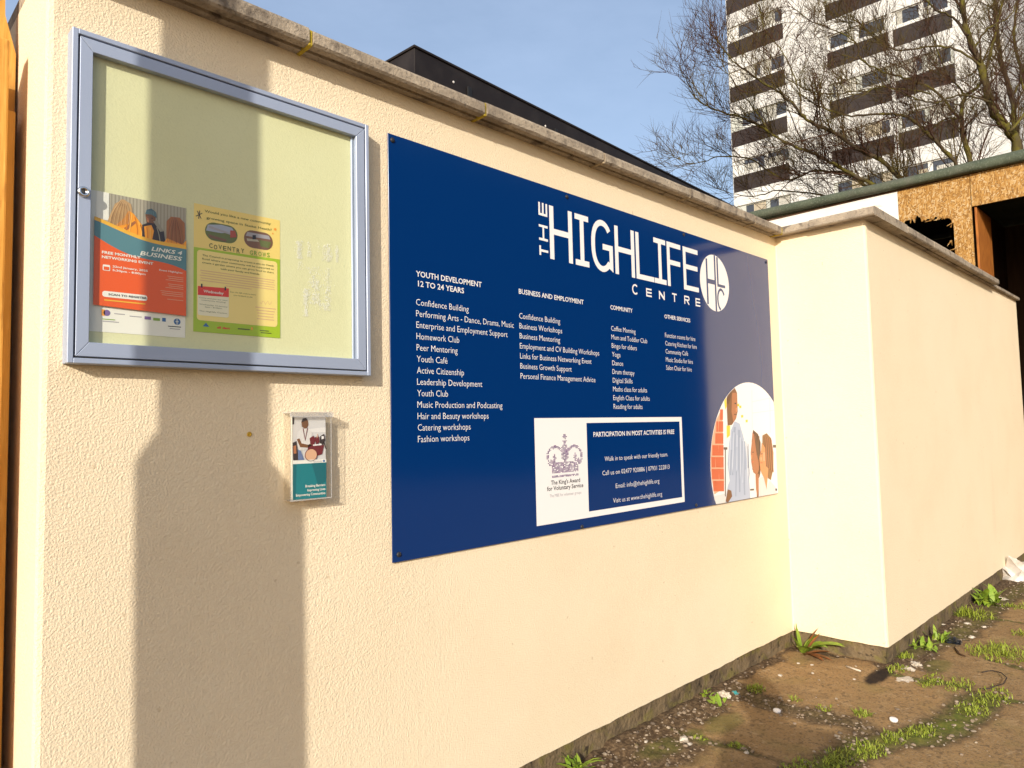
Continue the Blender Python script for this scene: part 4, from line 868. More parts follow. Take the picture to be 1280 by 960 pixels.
def up(a, pts, mname, layer): a.poly([U(*p) for p in pts], mname, layer)
a = A1(); a.rect(0, 0, PW, PH, 'poster_white', 0); a.build('paper', p1)
a = A1()
up(a, [(0.02, 0.0), (1, 0.0), (1, 0.47), (0.5, 0.36), (0.02, 0.24)], 'tin_grey', 1)
for k in range(22): u = 0.17+k*0.038; up(a, [(u, 0.002), (u+0.012, 0.002), (u+0.012, 0.28), (u, 0.28)], 'tin_dark', 2)
up(a, [(0.02, 0.0), (0.15, 0.0), (0.15, 0.2), (0.02, 0.2)], 'poster_white', 3)
up(a, [(0.14, 0.20), (0.21, 0.07), (0.30, 0.025), (0.38, 0.05), (0.40, 0.12), (0.36, 0.20), (0.26, 0.27), (0.16, 0.26)], 'blonde', 4)
up(a, [(0.20, 0.24), (0.30, 0.17), (0.355, 0.10), (0.41, 0.12), (0.46, 0.16), (0.55, 0.23), (0.58, 0.33), (0.16, 0.33)], 'poster_orange', 5)
up(a, [(0.30, 0.24), (0.42, 0.17), (0.44, 0.18), (0.32, 0.26)], 'auburn', 6)
up(a, [(0.535, 0.11), (0.56, 0.075), (0.62, 0.07), (0.65, 0.10), (0.645, 0.165), (0.60, 0.19), (0.55, 0.17)], 'skin_deep', 5)
up(a, [(0.53, 0.105), (0.55, 0.07), (0.60, 0.055), (0.65, 0.075), (0.66, 0.12), (0.60, 0.10)], 'beanie', 6)
up(a, [(0.50, 0.19), (0.57, 0.165), (0.66, 0.165), (0.74, 0.21), (0.77, 0.33), (0.50, 0.33)], 'dark_coat', 7)
up(a, [(0.52, 0.20), (0.60, 0.18), (0.63, 0.22), (0.60, 0.33), (0.54, 0.33)], 'poster_orange', 8)
up(a, [(0.62, 0.15), (0.66, 0.14), (0.74, 0.21), (0.70, 0.22)], 'tin_dark', 8)
up(a, [(0.77, 0.27), (0.77, 0.13), (0.82, 0.09), (0.92, 0.085), (0.98, 0.12), (0.985, 0.24), (0.95, 0.30), (0.80, 0.31)], 'auburn', 8)
up(a, [(0.70, 0.33), (0.78, 0.26), (0.95, 0.29), (1.0, 0.25), (1.0, 0.36), (0.70, 0.36)], 'poster_orange', 9)
for k in range(7): u = 0.80+k*0.024; up(a, [(u, 0.11), (u+0.006, 0.11), (u+0.008, 0.28), (u+0.001, 0.28)], 'hair_brown', 9)
pr_ = random.Random(12)
def strand(u0, v0, u1, v1, bend, wd, mname, layer):
    pts = [U(u0+(u1-u0)*k/6+bend*math.sin(math.pi*k/6), v0+(v1-v0)*k/6) for k in range(7)]; a.ribbon(pts, wd, mname, layer)
for k in range(16): f = k/15; strand(0.30+0.05*(f-0.5), 0.03+0.02*f, 0.155+0.20*f, 0.25-0.05*f, -0.03+0.05*f, 0.0006+0.0005*pr_.random(), ('blonde_light', 'blonde_dark', 'blonde')[k % 3], 6.5+0.1*k)
for k in range(12): f = k/11; strand(0.85+0.03*f, 0.09, 0.78+0.19*f, 0.29, 0.03*(f-0.5), 0.0006+0.0006*pr_.random(), ('auburn_dark', 'skin_mid', 'hair_brown')[k % 3], 9.4+0.1*k)
for u0, v0, u1, v1, b_, m_ in ((0.36, 0.12, 0.30, 0.30, 0.01, 'jacket_dark'), (0.42, 0.14, 0.44, 0.32, 0.02, 'jacket_dark'), (0.48, 0.19, 0.52, 0.32, 0.01, 'jacket_dark'), (0.39, 0.12, 0.36, 0.28, 0.0, 'jacket_light'), (0.46, 0.17, 0.49, 0.31, 0.02, 'jacket_light'), (0.26, 0.26, 0.36, 0.31, 0.0, 'jacket_dark'), (0.30, 0.24, 0.40, 0.29, 0.0, 'jacket_light')): strand(u0, v0, u1, v1, b_, 0.0022, m_, 6.2)
for u0, v0, u1, v1, m_ in ((0.55, 0.20, 0.56, 0.33, 'jacket_dark'), (0.585, 0.20, 0.58, 0.33, 'jacket_light'), (0.72, 0.23, 0.745, 0.32, 'ink_dark'), (0.66, 0.19, 0.70, 0.30, 'tin_dark')): strand(u0, v0, u1, v1, 0.006, 0.0018, m_, 8.4)
up(a, [(0.545, 0.125), (0.575, 0.12), (0.575, 0.165), (0.555, 0.16)], 'skin_mid', 5.5); up(a, [(0.555, 0.128), (0.572, 0.127), (0.572, 0.132), (0.555, 0.133)], 'ink_dark', 6.5); up(a, [(0.552, 0.152), (0.572, 0.150), (0.570, 0.158), (0.556, 0.159)], 'skin_tan', 6.5); up(a, [(0.60, 0.125), (0.618, 0.123), (0.618, 0.129), (0.60, 0.131)], 'ink_dark', 6.5)
for k in range(6): strand(0.545+0.02*k, 0.075, 0.54+0.022*k, 0.105, 0.0, 0.0007, 'teal_light', 6.6)
a.build('printed_photo', p1)
a = A1()
def wave(v0, amp, mname, layer, vb):
    up(a, [(k/24, v0+0.115*(k/24)**1.3*0.9+amp*math.sin(k/24*4.2-0.6)) for k in range(25)]+[(1, vb), (0, vb)], mname, layer)
wave(0.205, 0.03, 'gold_line', 11, 0.5); wave(0.232, 0.03, 'poster_teal', 12, 0.6)
up(a, [(k/24, 0.33+0.185*(k/24)+0.028*math.sin(k/24*5.4-0.2)) for k in range(25)]+[(1, 0.835), (0, 0.815)], 'poster_red', 13)
a.rrect(*U(0.09, 0.752), *U(0.56, 0.71), 0.005, 'poster_white', 14)
a.rrect(*U(0.09, 0.565), *U(0.165, 0.523), 0.002, 'poster_white', 14)
a.rect(*U(0.10, 0.560), *U(0.155, 0.537), 'poster_red', 15)
a.build('printed_colour_bands', p1)
a = A1()
def tx(a, body, u, v, cap, mname, layer, wd=None, **k):
    p = U(u, v); a.text(body, p[0], p[1], cap*PH, mname, layer, wd*PW if wd else None, **k)
tx(a, 'LINKS 4', 0.95, 0.372, 0.030, 'poster_white', 14, 0.31, italic=0.2, align='R', bold=0.03)
tx(a, 'BUSINESS', 0.95, 0.418, 0.032, 'poster_white', 14, 0.42, italic=0.2, align='R', bold=0.03)
tx(a, 'FREE MONTHLY', 0.08, 0.445, 0.019, 'poster_white', 14, 0.36, bold=0.045)
tx(a, 'NETWORKING EVENT', 0.08, 0.478, 0.019, 'poster_white', 14, 0.48, bold=0.045)
tx(a, '22nd January, 2025', 0.19, 0.535, 0.015, 'poster_white', 14, 0.33, bold=0.03)
tx(a, '5:30pm - 8:00pm', 0.19, 0.562, 0.015, 'poster_white', 14, 0.31, bold=0.03)
tx(a, 'SCAN TO REGISTER', 0.15, 0.738, 0.014, 'ink_dark', 15, 0.36, bold=0.04)
tx(a, 'Event Highlights:', 0.96, 0.515, 0.013, 'poster_white', 14, 0.24, align='R', bold=0.02)
a.rect(*U(0.11, 0.779), *U(0.54, 0.770), 'gold_line', 14)
lr = random.Random(4)
for k in range(13):
    if k % 4 == 3: continue
    wv = lr.uniform(0.16, 0.27); a.rect(*U(0.965-wv, 0.545+k*0.0145+0.004), *U(0.965, 0.545+k*0.0145), 'brick_mortar', 14)
up(a, [(0.09, 0.84), (0.125, 0.84), (0.125, 0.885), (0.09, 0.885)], 'logo_orange', 1); a.ell(*U(0.145, 0.8625), 0.0065, 0.0065, 'logo_violet', 1)
for u0, wv, v0, c in ((0.22, 0.11, 0.86, 'ink_grey'), (0.38, 0.13, 0.868, 'ink_grey'), (0.10, 0.13, 0.905, 'logo_green'), (0.10, 0.17, 0.92, 'ink_grey'), (0.80, 0.15, 0.918, 'ink_dark'), (0.82, 0.12, 0.935, 'ink_grey')): a.rect(*U(u0, v0+0.006), *U(u0+wv, v0), c, 1)
up(a, [(0.54, 0.862), (0.61, 0.862), (0.61, 0.885), (0.54, 0.885)], 'logo_violet', 1); up(a, [(0.635, 0.868), (0.71, 0.868), (0.71, 0.888), (0.635, 0.888)], 'logo_green', 1); up(a, [(0.735, 0.862), (0.775, 0.862), (0.775, 0.89), (0.735, 0.89)], 'logo_blue', 1)
a.ell(*U(0.905, 0.882), 0.0072, 0.0072, 'logo_blue', 1); a.rect(*U(0.898, 0.905), *U(0.902, 0.86), 'poster_white', 2); a.rect(*U(0.908, 0.905), *U(0.912, 0.86), 'poster_white', 2); a.rect(*U(0.886, 0.884), *U(0.924, 0.88), 'poster_white', 3)
a.build('printed_lettering', p1)

p2, A2, PW, PH = poster('poster', 'yellow and green community growing poster right of the orange one in the notice board', (245, 256), (350, 276), (350, 421), (245, 414), 0.0)
def U(u, v): return (u*PW, (1-v)*PH)
a = A2(); up(a, [(0, 0), (1, 0), (1, 1), (0, 1)], 'poster_yellow', 0); a.build('paper', p2)
a = A2()
up(a, [(0, 0.345), (1, 0.335), (1, 1), (0, 1)], 'poster_green', 1)
a.rrect(*U(0.035, 0.91), *U(0.965, 0.36), 0.008, 'panel_yellow', 2)
a.rrect(*U(0.045, 0.87), *U(0.385, 0.66), 0.005, 'cream_paper', 3)
up(a, [(0.045, 0.645), (0.385, 0.635), (0.385, 0.705), (0.045, 0.715)], 'red_tab', 4)
for u in (0.085, 0.345): up(a, [(u-0.008, 0.625), (u+0.008, 0.625), (u+0.008, 0.655), (u-0.008, 0.655)], 'ink_dark', 5)
a.build('printed_colour_bands', p2)
a = A2()
def oval(u0, v0, u1, v1, base, layer):
    (x0, y0), (x1, y1) = U(u0, v1), U(u1, v0); a.rrect(x0, y0, x1, y1, (y1-y0)*0.49, base, layer)
oval(0.12, 0.125, 0.485, 0.27, 'field_green', 1)
up(a, [(0.15, 0.15), (0.30, 0.132), (0.42, 0.14), (0.45, 0.175), (0.30, 0.20), (0.13, 0.20)], 'sky_grey', 2); up(a, [(0.16, 0.155), (0.40, 0.185), (0.40, 0.20), (0.16, 0.175)], 'ink_grey', 3)
up(a, [(0.40, 0.165), (0.455, 0.16), (0.475, 0.21), (0.40, 0.225)], 'shed_red', 3); up(a, [(0.15, 0.225), (0.36, 0.245), (0.35, 0.262), (0.17, 0.25)], 'soil_brown', 3)
oval(0.56, 0.13, 0.91, 0.275, 'soil_brown', 1)
up(a, [(0.60, 0.15), (0.86, 0.15), (0.88, 0.18), (0.58, 0.185)], 'ink_grey', 2); up(a, [(0.74, 0.20), (0.89, 0.20), (0.86, 0.255), (0.76, 0.25)], 'field_green', 2); up(a, [(0.66, 0.17), (0.70, 0.165), (0.70, 0.20), (0.66, 0.205)], 'ink_dark', 3); up(a, [(0.59, 0.205), (0.72, 0.20), (0.74, 0.215), (0.60, 0.225)], 'tin_grey', 2)
a.build('printed_photo', p2)
a = A2()
tx(a, 'Would you like a new community', 0.115, 0.055, 0.020, 'title_green', 1, 0.77, bold=0.015)
tx(a, 'growing space in Stoke Heath?', 0.135, 0.105, 0.020, 'title_green', 1, 0.76, bold=0.015)
hc = random.Random(8)
for k, ch in enumerate('COVENTRY GROWS'):
    if ch != ' ': tx(a, ch, 0.165+k*0.0515, 0.333+hc.uniform(-0.004, 0.004), 0.038, 'title_green' if k < 8 else 'logo_green', 2, 0.038, bold=0.02)
for k, s_t in enumerate(('The Council is proposing to create a site on Heath', 'Road where your community will be supported to', 'create a garden where you can grow food to share')): tx(a, s_t, 0.09, 0.405+k*0.0285, 0.0145, 'title_green', 3, 0.83, bold=0.012)
tx(a, 'with your family and friends.', 0.29, 0.492, 0.0145, 'title_green', 3, 0.46, bold=0.012)
for k in range(6): wv = (0.86, 0.84, 0.87, 0.85, 0.86, 0.3)[k]; a.rect(*U(0.5-wv/2, 0.522+k*0.0195), *U(0.5+wv/2, 0.517+k*0.0195), 'drum_tan', 3)
tx(a, 'Wednesday', 0.105, 0.69, 0.022, 'poster_white', 5, 0.22, bold=0.02)
for k, s_t in enumerate(('Come and join our next', 'community meeting', '', 'Wednesday 15 January', '6pm - 8:30pm', '', 'The Highlife Centre,')):
    if s_t: tx(a, s_t, 0.215, 0.738+k*0.0172, 0.010, 'title_green', 4, min(0.31, 0.0155*len(s_t)), align='C')
tx(a, 'Scan the QR code to leave', 0.40, 0.665, 0.011, 'title_green', 3, 0.30); tx(a, 'your feedback on this', 0.44, 0.688, 0.011, 'title_green', 3, 0.22)
for k in range(5): wv = (0.25, 0.22, 0.20, 0.19, 0.21)[k]; a.rect(*U(0.82-wv/2, 0.763+k*0.0235), *U(0.82+wv/2, 0.757+k*0.0235), 'drum_tan', 3)
a.ribbon([U(0.75+0.016*k, 0.715+0.016*math.sin(k*1.9)) for k in range(10)], 0.0007, 'drum_tan', 3)
for u, v, r_ in ((0.055, 0.085, 0.4), (0.055, 0.085, -0.5), (0.055, 0.085, 1.2)): a.ribbon([(U(u, v)[0]-0.008*math.cos(r_+1), U(u, v)[1]-0.010*math.sin(r_+1)), (U(u, v)[0]+0.008*math.cos(r_+1), U(u, v)[1]+0.010*math.sin(r_+1))], 0.0016, 'ink_dark', 1+0.4*(r_+1))
tx(a, 'all dart', 0.255, 0.962, 0.018, 'red_tab', 2, 0.145, bold=0.05)
up(a, [(0.10, 0.955), (0.135, 0.925), (0.17, 0.955)], 'logo_blue', 2)
a.rect(*U(0.49, 0.955), *U(0.63, 0.945), 'title_green', 2); a.ell(*U(0.655, 0.94), 0.002, 0.004, 'logo_orange', 2); a.rect(*U(0.75, 0.953), *U(0.86, 0.945), 'title_green', 2); a.rect(*U(0.76, 0.970), *U(0.89, 0.963), 'title_green', 2)
a.ell(*U(0.94, 0.085), 0.0035, 0.0035, 'logo_orange', 1); a.ell(*U(0.91, 0.125), 0.002, 0.002, 'logo_orange', 1)
a.build('printed_lettering', p2)

# ------------------------------------------------------------------ leaflet holder with leaflet
HX0, HX1, HZ0, HZ1, HD = 0.846, 0.958, 1.003, 1.219, 0.036
hold = thing('leaflet_holder', 'clear acrylic leaflet holder with a lid, fixed to the cream wall below the notice board', 'leaflet holder', ((HX0+HX1)/2, 0, HZ0))
bm = bmesh.new(); t_ = 0.0028
prism(bm, [Vector((HX0, -HD, HZ0)), Vector((HX1, -HD, HZ0)), Vector((HX1, -HD, HZ1)), Vector((HX0, -HD, HZ1))], (0, t_, 0)); obj('front_plate', bm, M['acrylic'], hold)
for x in (HX0, HX1-t_):
    bm = bmesh.new(); box(bm, x, x+t_, -HD+t_+0.0003, -0.001, HZ0, HZ1); obj('side_plate', bm, M['acrylic'], hold)
bm = bmesh.new(); box(bm, HX0+t_+0.0003, HX1-t_-0.0003, -HD+t_+0.0003, -0.001, HZ0, HZ0+t_); obj('base_plate', bm, M['acrylic_edge'], hold)
bm = bmesh.new()
for x0, x1 in ((HX0-0.0008, HX0+0.0012), (HX1-0.0012, HX1+0.0008)): box(bm, x0, x1, -HD-0.0008, -HD-0.0001, HZ0, HZ1)
box(bm, HX0+0.0015, HX1-0.0015, -HD-0.0008, -HD-0.0001, HZ0, HZ0+0.003); obj('plate_edge', bm, M['acrylic_edge'], hold)
bm = bmesh.new(); box(bm, HX0-0.004, HX1+0.004, -HD-0.007, -0.001, HZ1+0.0005, HZ1+0.0035, 0.001, seg=1); box(bm, HX0-0.004, HX1+0.004, -HD-0.007, -HD-0.0045, HZ1-0.010, HZ1+0.0003, 0.0008, seg=1); obj('lid', bm, M['acrylic_edge'], hold)
LX0, LX1, LZ0, LZ1, LY = 0.8525, 0.9445, 1.0065, 1.2125, -0.0315
lf = thing('leaflet', 'teal leaflet with a photo of a drummer, standing in the clear acrylic holder', 'leaflet', ((LX0+LX1)/2, LY, LZ0))
bm = bmesh.new(); box(bm, LX0, LX1, LY, LY+0.004, LZ0, LZ1); obj('pages', bm, M['poster_white'], lf)
def lv(u, v): return (LX0+u*(LX1-LX0), LZ1-v*(LZ1-LZ0))
a = Art((0, LY, 0))
def lp(pts, mname, layer): a.poly([lv(*p) for p in pts], mname, layer)
lp([(0, 0), (1, 0), (1, 0.54), (0, 0.54)], 'room_white', 1)
lp([(0, 0), (0.30, 0), (0.24, 0.20), (0, 0.42)], 'photo_shadow', 2); lp([(0.45, 0.16), (1, 0.14), (1, 0.20), (0.45, 0.20)], 'photo_white', 2)
lp([(0, 0), (0.06, 0), (0.05, 0.10), (0, 0.10)], 'dark_coat', 3)
lp([(0.26, 0.07), (0.31, 0.03), (0.40, 0.025), (0.46, 0.06), (0.47, 0.11), (0.43, 0.145), (0.36, 0.155), (0.28, 0.13)], 'skin_deep', 4)
lp([(0.26, 0.08), (0.30, 0.03), (0.40, 0.022), (0.45, 0.05), (0.36, 0.06)], 'dark_coat', 5)
lp([(0.14, 0.20), (0.28, 0.15), (0.46, 0.155), (0.58, 0.20), (0.56, 0.34), (0.46, 0.40), (0.20, 0.42), (0.12, 0.32)], 'tee_white', 4)
a.ribbon([lv(0.31, 0.15), lv(0.37, 0.29), lv(0.44, 0.15)], 0.0022, 'drum_red', 6)
lp([(0.12, 0.28), (0.20, 0.27), (0.26, 0.33), (0.46, 0.35), (0.60, 0.32), (0.61, 0.345), (0.46, 0.385), (0.22, 0.375)], 'skin_deep', 6)
lp([(0.50, 0.27), (0.62, 0.24), (0.68, 0.30), (0.62, 0.36), (0.52, 0.34)], 'drum_red', 7); lp([(0.66, 0.26), (0.78, 0.25), (0.80, 0.32), (0.70, 0.36)], 'drum_red', 7); lp([(0.82, 0.25), (0.94, 0.22), (0.98, 0.30), (0.90, 0.36), (0.80, 0.33)], 'dark_coat', 7)
lp([(0.86, 0.25), (0.93, 0.25), (0.93, 0.28), (0.86, 0.29)], 'photo_white', 8)
lp([(0.46, 0.35), (0.94, 0.36), (0.88, 0.47), (0.62, 0.50), (0.42, 0.47)], 'drum_red', 6); lp([(0.60, 0.35), (0.86, 0.345), (0.86, 0.36), (0.60, 0.365)], 'photo_white', 8)
a.ribbon([lv(0.93, 0.32), lv(1.0, 0.41)], 0.003, 'dark_coat', 7); a.ribbon([lv(0.74, 0.22), lv(0.72, 0.27)], 0.002, 'drum_tan', 8)
a.ell(*lv(0.54, 0.475), 0.0165, 0.0155, 'drum_tan', 8); a.ribbon([(lv(0.54, 0.475)[0]+0.0165*math.cos(t*0.262), lv(0.54, 0.475)[1]+0.0155*math.sin(t*0.262)) for t in range(24)], 0.0016, 'drum_red', 9, True)
lp([(0.0, 0.32), (0.12, 0.30), (0.15, 0.42), (0.16, 0.53), (0.02, 0.53)], 'dark_coat', 5); lp([(0.02, 0.36), (0.10, 0.35), (0.11, 0.45), (0.03, 0.45)], 'skin_mid', 6)
lp([(0.16, 0.40), (0.24, 0.42), (0.34, 0.53), (0.16, 0.53)], 'jean_blue', 5)
lp([(0, 0.533), (1, 0.533), (1, 0.575), (0, 0.575)], 'poster_white', 9)
a.text('HIGHLIFE', *lv(0.86, 0.567), 0.0034, 'ink_grey', 10, 0.024, align='R'); a.ell(*lv(0.925, 0.555), 0.003, 0.003, 'logo_blue', 10)
lp([(0, 0.575), (1, 0.575), (1, 1), (0, 1)], 'leaf_teal', 9); lp([(0.55, 0.575), (1, 0.575), (1, 0.80), (0.75, 0.86)], 'leaf_teal_dark', 10); lp([(0.0, 0.575), (0.10, 0.575), (0.07, 1), (0, 1)], 'leaf_teal_dark', 10)
a.build('printed_cover', lf)
a = Art((0, LY, 0))
for s_t, v, wv in (('Breaking Barriers', 0.862, 0.60), ('Improving Lives', 0.912, 0.54), ('Empowering Communities', 0.962, 0.88)): a.text(s_t, *lv(0.96, v), 0.0062, 'poster_white', 12, wv*(LX1-LX0), align='R', bold=0.03)
a.build('printed_lettering', lf)
bm = bmesh.new(); lathe(bm, [(0.006, 0), (0.0062, 0.002), (0.0042, 0.003), (0.003, 0.0012)], 12, Matrix.Translation((0.758, 0.002, CAMZ)) @ Matrix.Rotation(R_(90), 4, 'X'))
tag(obj('wall_plug', bm, M['plug']), 'small yellow plastic plug in a screw hole, left of the leaflet holder', 'wall plug')

# ------------------------------------------------------------------ bare trees behind the shed
def grow_tree(name, label, limbs, trunk_base, seed, twig_n=1.0):
    tr = random.Random(seed)
    t = thing(name, label, 'tree', trunk_base, 'bare trees behind the shed')
    LV, LF = [], []; TV, TF = [], []; BV, BF = [], []
    def rvec():
        while True:
            v = Vector((tr.uniform(-1, 1), tr.uniform(-1, 1), tr.uniform(-1, 1)))
            if 0.05 < v.length < 1: return v.normalized()
    def wander(p, d, L, n, up, wob):
        pts = [p.copy()]; d = d.normalized()
        for i in range(n):
            d = (d + rvec()*wob + Vector((0, 0, up))).normalized(); p = p + d*(L/n); pts.append(p.copy())
        return pts
    def branch(p, d, L, r, level):
        n = max(3, int(L/0.22)) if level == 1 else 4
        pts = wander(p, d, L, n, 0.07 if level < 3 else 0.03, 0.13)
        rad = [r*(1-0.75*i/n) for i in range(n+1)]
        (tube_data(BV, BF, pts, rad, 5, False) if level == 1 else tube_data(TV, TF, pts, rad, 3, False))
        if level >= 4: return
        k = {1: L/0.14, 2: L/0.16, 3: 0}[level]*twig_n
        for i in range(int(k+tr.random())):
            f = tr.uniform(0.12, 1.0); q = f*n; i0 = min(n-1, int(q)); pp_ = pts[i0].lerp(pts[i0+1], q-i0); dd = (pts[i0+1]-pts[i0]).normalized()
            s_ = dd.cross(rvec()).normalized(); nd = (dd*tr.uniform(0.45, 1.0)+s_*tr.uniform(0.45, 0.95)+Vector((0, 0, 0.22)))
            LL = {1: tr.uniform(0.45, 1.15)*(1.1-0.55*f), 2: tr.uniform(0.22, 0.6), 3: tr.uniform(0.10, 0.28)}[level]
            branch(pp_, nd, LL, {1: 0.0075, 2: 0.0045, 3: 0.004}[level]*tr.uniform(0.75, 1.15), level+1)
    for pl, r0_, r1_, dens in limbs:
        r0_ *= 0.58; r1_ *= 0.9; dens *= 1.35
        # smooth the limb and wiggle it
        P = [Vector(p) for p in pl]; pts = []
        for i in range(len(P)-1):
            p0, p1_, p2_, p3_ = P[max(0, i-1)], P[i], P[i+1], P[min(len(P)-1, i+2)]
            for k in range(5):
                u = k/5; pts.append(0.5*((2*p1_)+(p2_-p0)*u+(2*p0-5*p1_+4*p2_-p3_)*u*u+(3*p1_-p0-3*p2_+p3_)*u**3)+rvec()*0.02)
        pts.append(P[-1]); n = len(pts)-1
        rad = [(r0_+(r1_-r0_)*(i/n)**0.8)*(1+0.12*math.sin(i*1.7)) for i in range(n+1)]
        tube_data(LV, LF, pts, rad, 8, True)
        tot = sum((b-a).length for a, b in zip(pts, pts[1:]))
        for i in range(int(tot*dens)):
            f = tr.uniform(0.10, 1.0); q = f*n; i0 = min(n-1, int(q)); pp_ = pts[i0].lerp(pts[i0+1], q-i0); dd = (pts[i0+1]-pts[i0]).normalized()
            s_ = dd.cross(rvec()).normalized(); nd = dd*tr.uniform(0.5, 1.0)+s_*tr.uniform(0.4, 1.0)+Vector((0, 0, 0.25))
            branch(pp_, nd, tr.uniform(0.7, 2.1)*(1.1-0.75*f), max(0.007, min(0.017, rad[i0]*0.40)), 1)
        branch(pts[-1], pts[-1]-pts[-2], 0.6, r1_, 1)
    pymesh('trunk', LV, LF, M['bark'], t, True); pymesh('branch', BV, BF, M['twig'], t, True); tw_ = pymesh('twig', TV, TF, M['twig'], t, True)
    return t
TD = 17.0
tb = depth_pt(1252, 220, TD); tb.z = 0
def L(pts, dep0=0.0, dep1=0.0):
    n = len(pts)-1; return [depth_pt(x, y, TD+dep0+(dep1-dep0)*i/n) for i, (x, y) in enumerate(pts)]
base = [Vector((tb.x, tb.y, -0.1)), Vector((tb.x, tb.y, 1.2))]
fork = depth_pt(1250, 300, TD)
limbs = [
    (base+[fork]+L([(1272, 195), (1262, 165), (1247, 148), (1237, 125), (1225, 80), (1210, 45), (1203, 10), (1198, -60), (1180, -130)], 0, -0.5), 0.27, 0.04, 2.6),
    ([fork]+L([(1222, 240), (1212, 197), (1205, 175), (1201, 145), (1206, 122), (1226, 104), (1240, 60), (1252, 10), (1262, -50)], 0.3, 0.8), 0.13, 0.03, 3.0),
    ([fork]+L([(1212, 250), (1193, 203), (1172, 180), (1155, 162), (1135, 147), (1110, 142), (1072, 145), (1040, 140), (1015, 128)], -0.2, -1.3), 0.10, 0.016, 3.6),
    ([fork]+L([(1190, 262), (1140, 235), (1100, 200), (1070, 185), (1042, 165), (1017, 155), (1002, 142), (987, 125), (960, 107), (935, 90), (912, 72), (896, 50)], -0.6, -2.2), 0.115, 0.012, 4.0),
    ([fork]+L([(1180, 265), (1110, 240), (1070, 220), (1042, 205), (1017, 192), (985, 180), (955, 160), (925, 146), (895, 138), (872, 124), (856, 98), (850, 82)], -0.3, -1.0), 0.10, 0.008, 4.2),
    ([fork]+L([(1160, 262), (1095, 240), (1060, 218), (1020, 214), (980, 224), (940, 200), (905, 195), (885, 200), (862, 204), (842, 196)], 0.2, 1.0), 0.08, 0.006, 4.2),
    ([fork]+L([(1150, 275), (1090, 262), (1030, 245), (975, 238), (945, 245), (915, 242), (890, 232)], 0.8, 2.0), 0.06, 0.006, 3.6),
    (L([(1200, 148), (1165, 112), (1130, 97), (1105, 90), (1077, 75), (1072, 58), (1060, 46), (1040, 36), (1012, 26), (990, 8)], 0.3, -0.8), 0.05, 0.008, 3.4),
    (L([(1225, 82), (1195, 62), (1160, 58), (1120, 62), (1085, 40), (1060, 12), (1045, -30)], -0.3, 0.9), 0.05, 0.010, 3.2),
    (L([(1165, 118), (1120, 110), (1080, 112), (1035, 118), (1000, 108), (975, 90), (960, 60), (955, 25)], 0.0, 1.2), 0.035, 0.008, 3.6),
    (L([(1210, 45), (1190, 22), (1165, 8), (1140, -20), (1120, -60)], -0.4, -1.0), 0.045, 0.012, 3.0),
    (L([(1000, 142), (1000, 120), (992, 95), (985, 78), (970, 55), (955, 35), (948, 5)], -1.6, -1.2), 0.03, 0.008, 3.4),
    (L([(1238, 128), (1205, 118), (1170, 128), (1140, 122), (1105, 108), (1080, 118)], -0.6, -1.4), 0.05, 0.008, 3.6),
    (L([(1218, 60), (1235, 35), (1262, 20), (1275, -10)], 0.2, 0.6), 0.05, 0.012, 3.4),
    (L([(1200, 148), (1180, 150), (1150, 172), (1120, 185), (1085, 178), (1060, 188)], 0.5, 1.2), 0.045, 0.008, 3.6),
    (L([(1208, 120), (1185, 92), (1170, 60), (1160, 25), (1165, -20)], 0.6, 1.2), 0.045, 0.010, 3.4),
    (L([(1262, 165), (1285, 130), (1275, 95), (1290, 60)], -0.5, -1.0), 0.06, 0.012, 3.2),
    (L([(960, 160), (930, 120), (912, 95), (900, 70), (893, 45)], -1.0, -0.4), 0.028, 0.006, 4.0),
]
grow_tree('bare_tree', 'large leafless tree with mossy limbs spreading left in front of the white tower block', limbs, (tb.x, tb.y, 0), 21)
TD = 19.5
tb2 = depth_pt(1285, 215, TD); tb2.z = 0
f2 = depth_pt(1282, 240, TD)
limbs2 = [([Vector((tb2.x, tb2.y, -0.1)), f2]+L([(1270, 172), (1266, 125), (1251, 75), (1246, 25), (1243, -10), (1235, -90)], 0, 0), 0.17, 0.04, 2.6),
    ([f2]+L([(1290, 160), (1284, 110), (1268, 50), (1272, 0), (1280, -60)], 0.2, 0.5), 0.10, 0.03, 2.8),
    (L([(1265, 120), (1285, 85), (1300, 50), (1310, 0)], 0, 0.5), 0.06, 0.02, 2.8),
    (L([(1252, 78), (1235, 70), (1215, 92), (1190, 100), (1160, 85)], 0, -0.6), 0.045, 0.012, 3.0)]
grow_tree('bare_tree', 'slimmer leafless tree at the right edge behind the felt roof, its stems rising straight', limbs2, (tb2.x, tb2.y, 0), 33, 0.9)

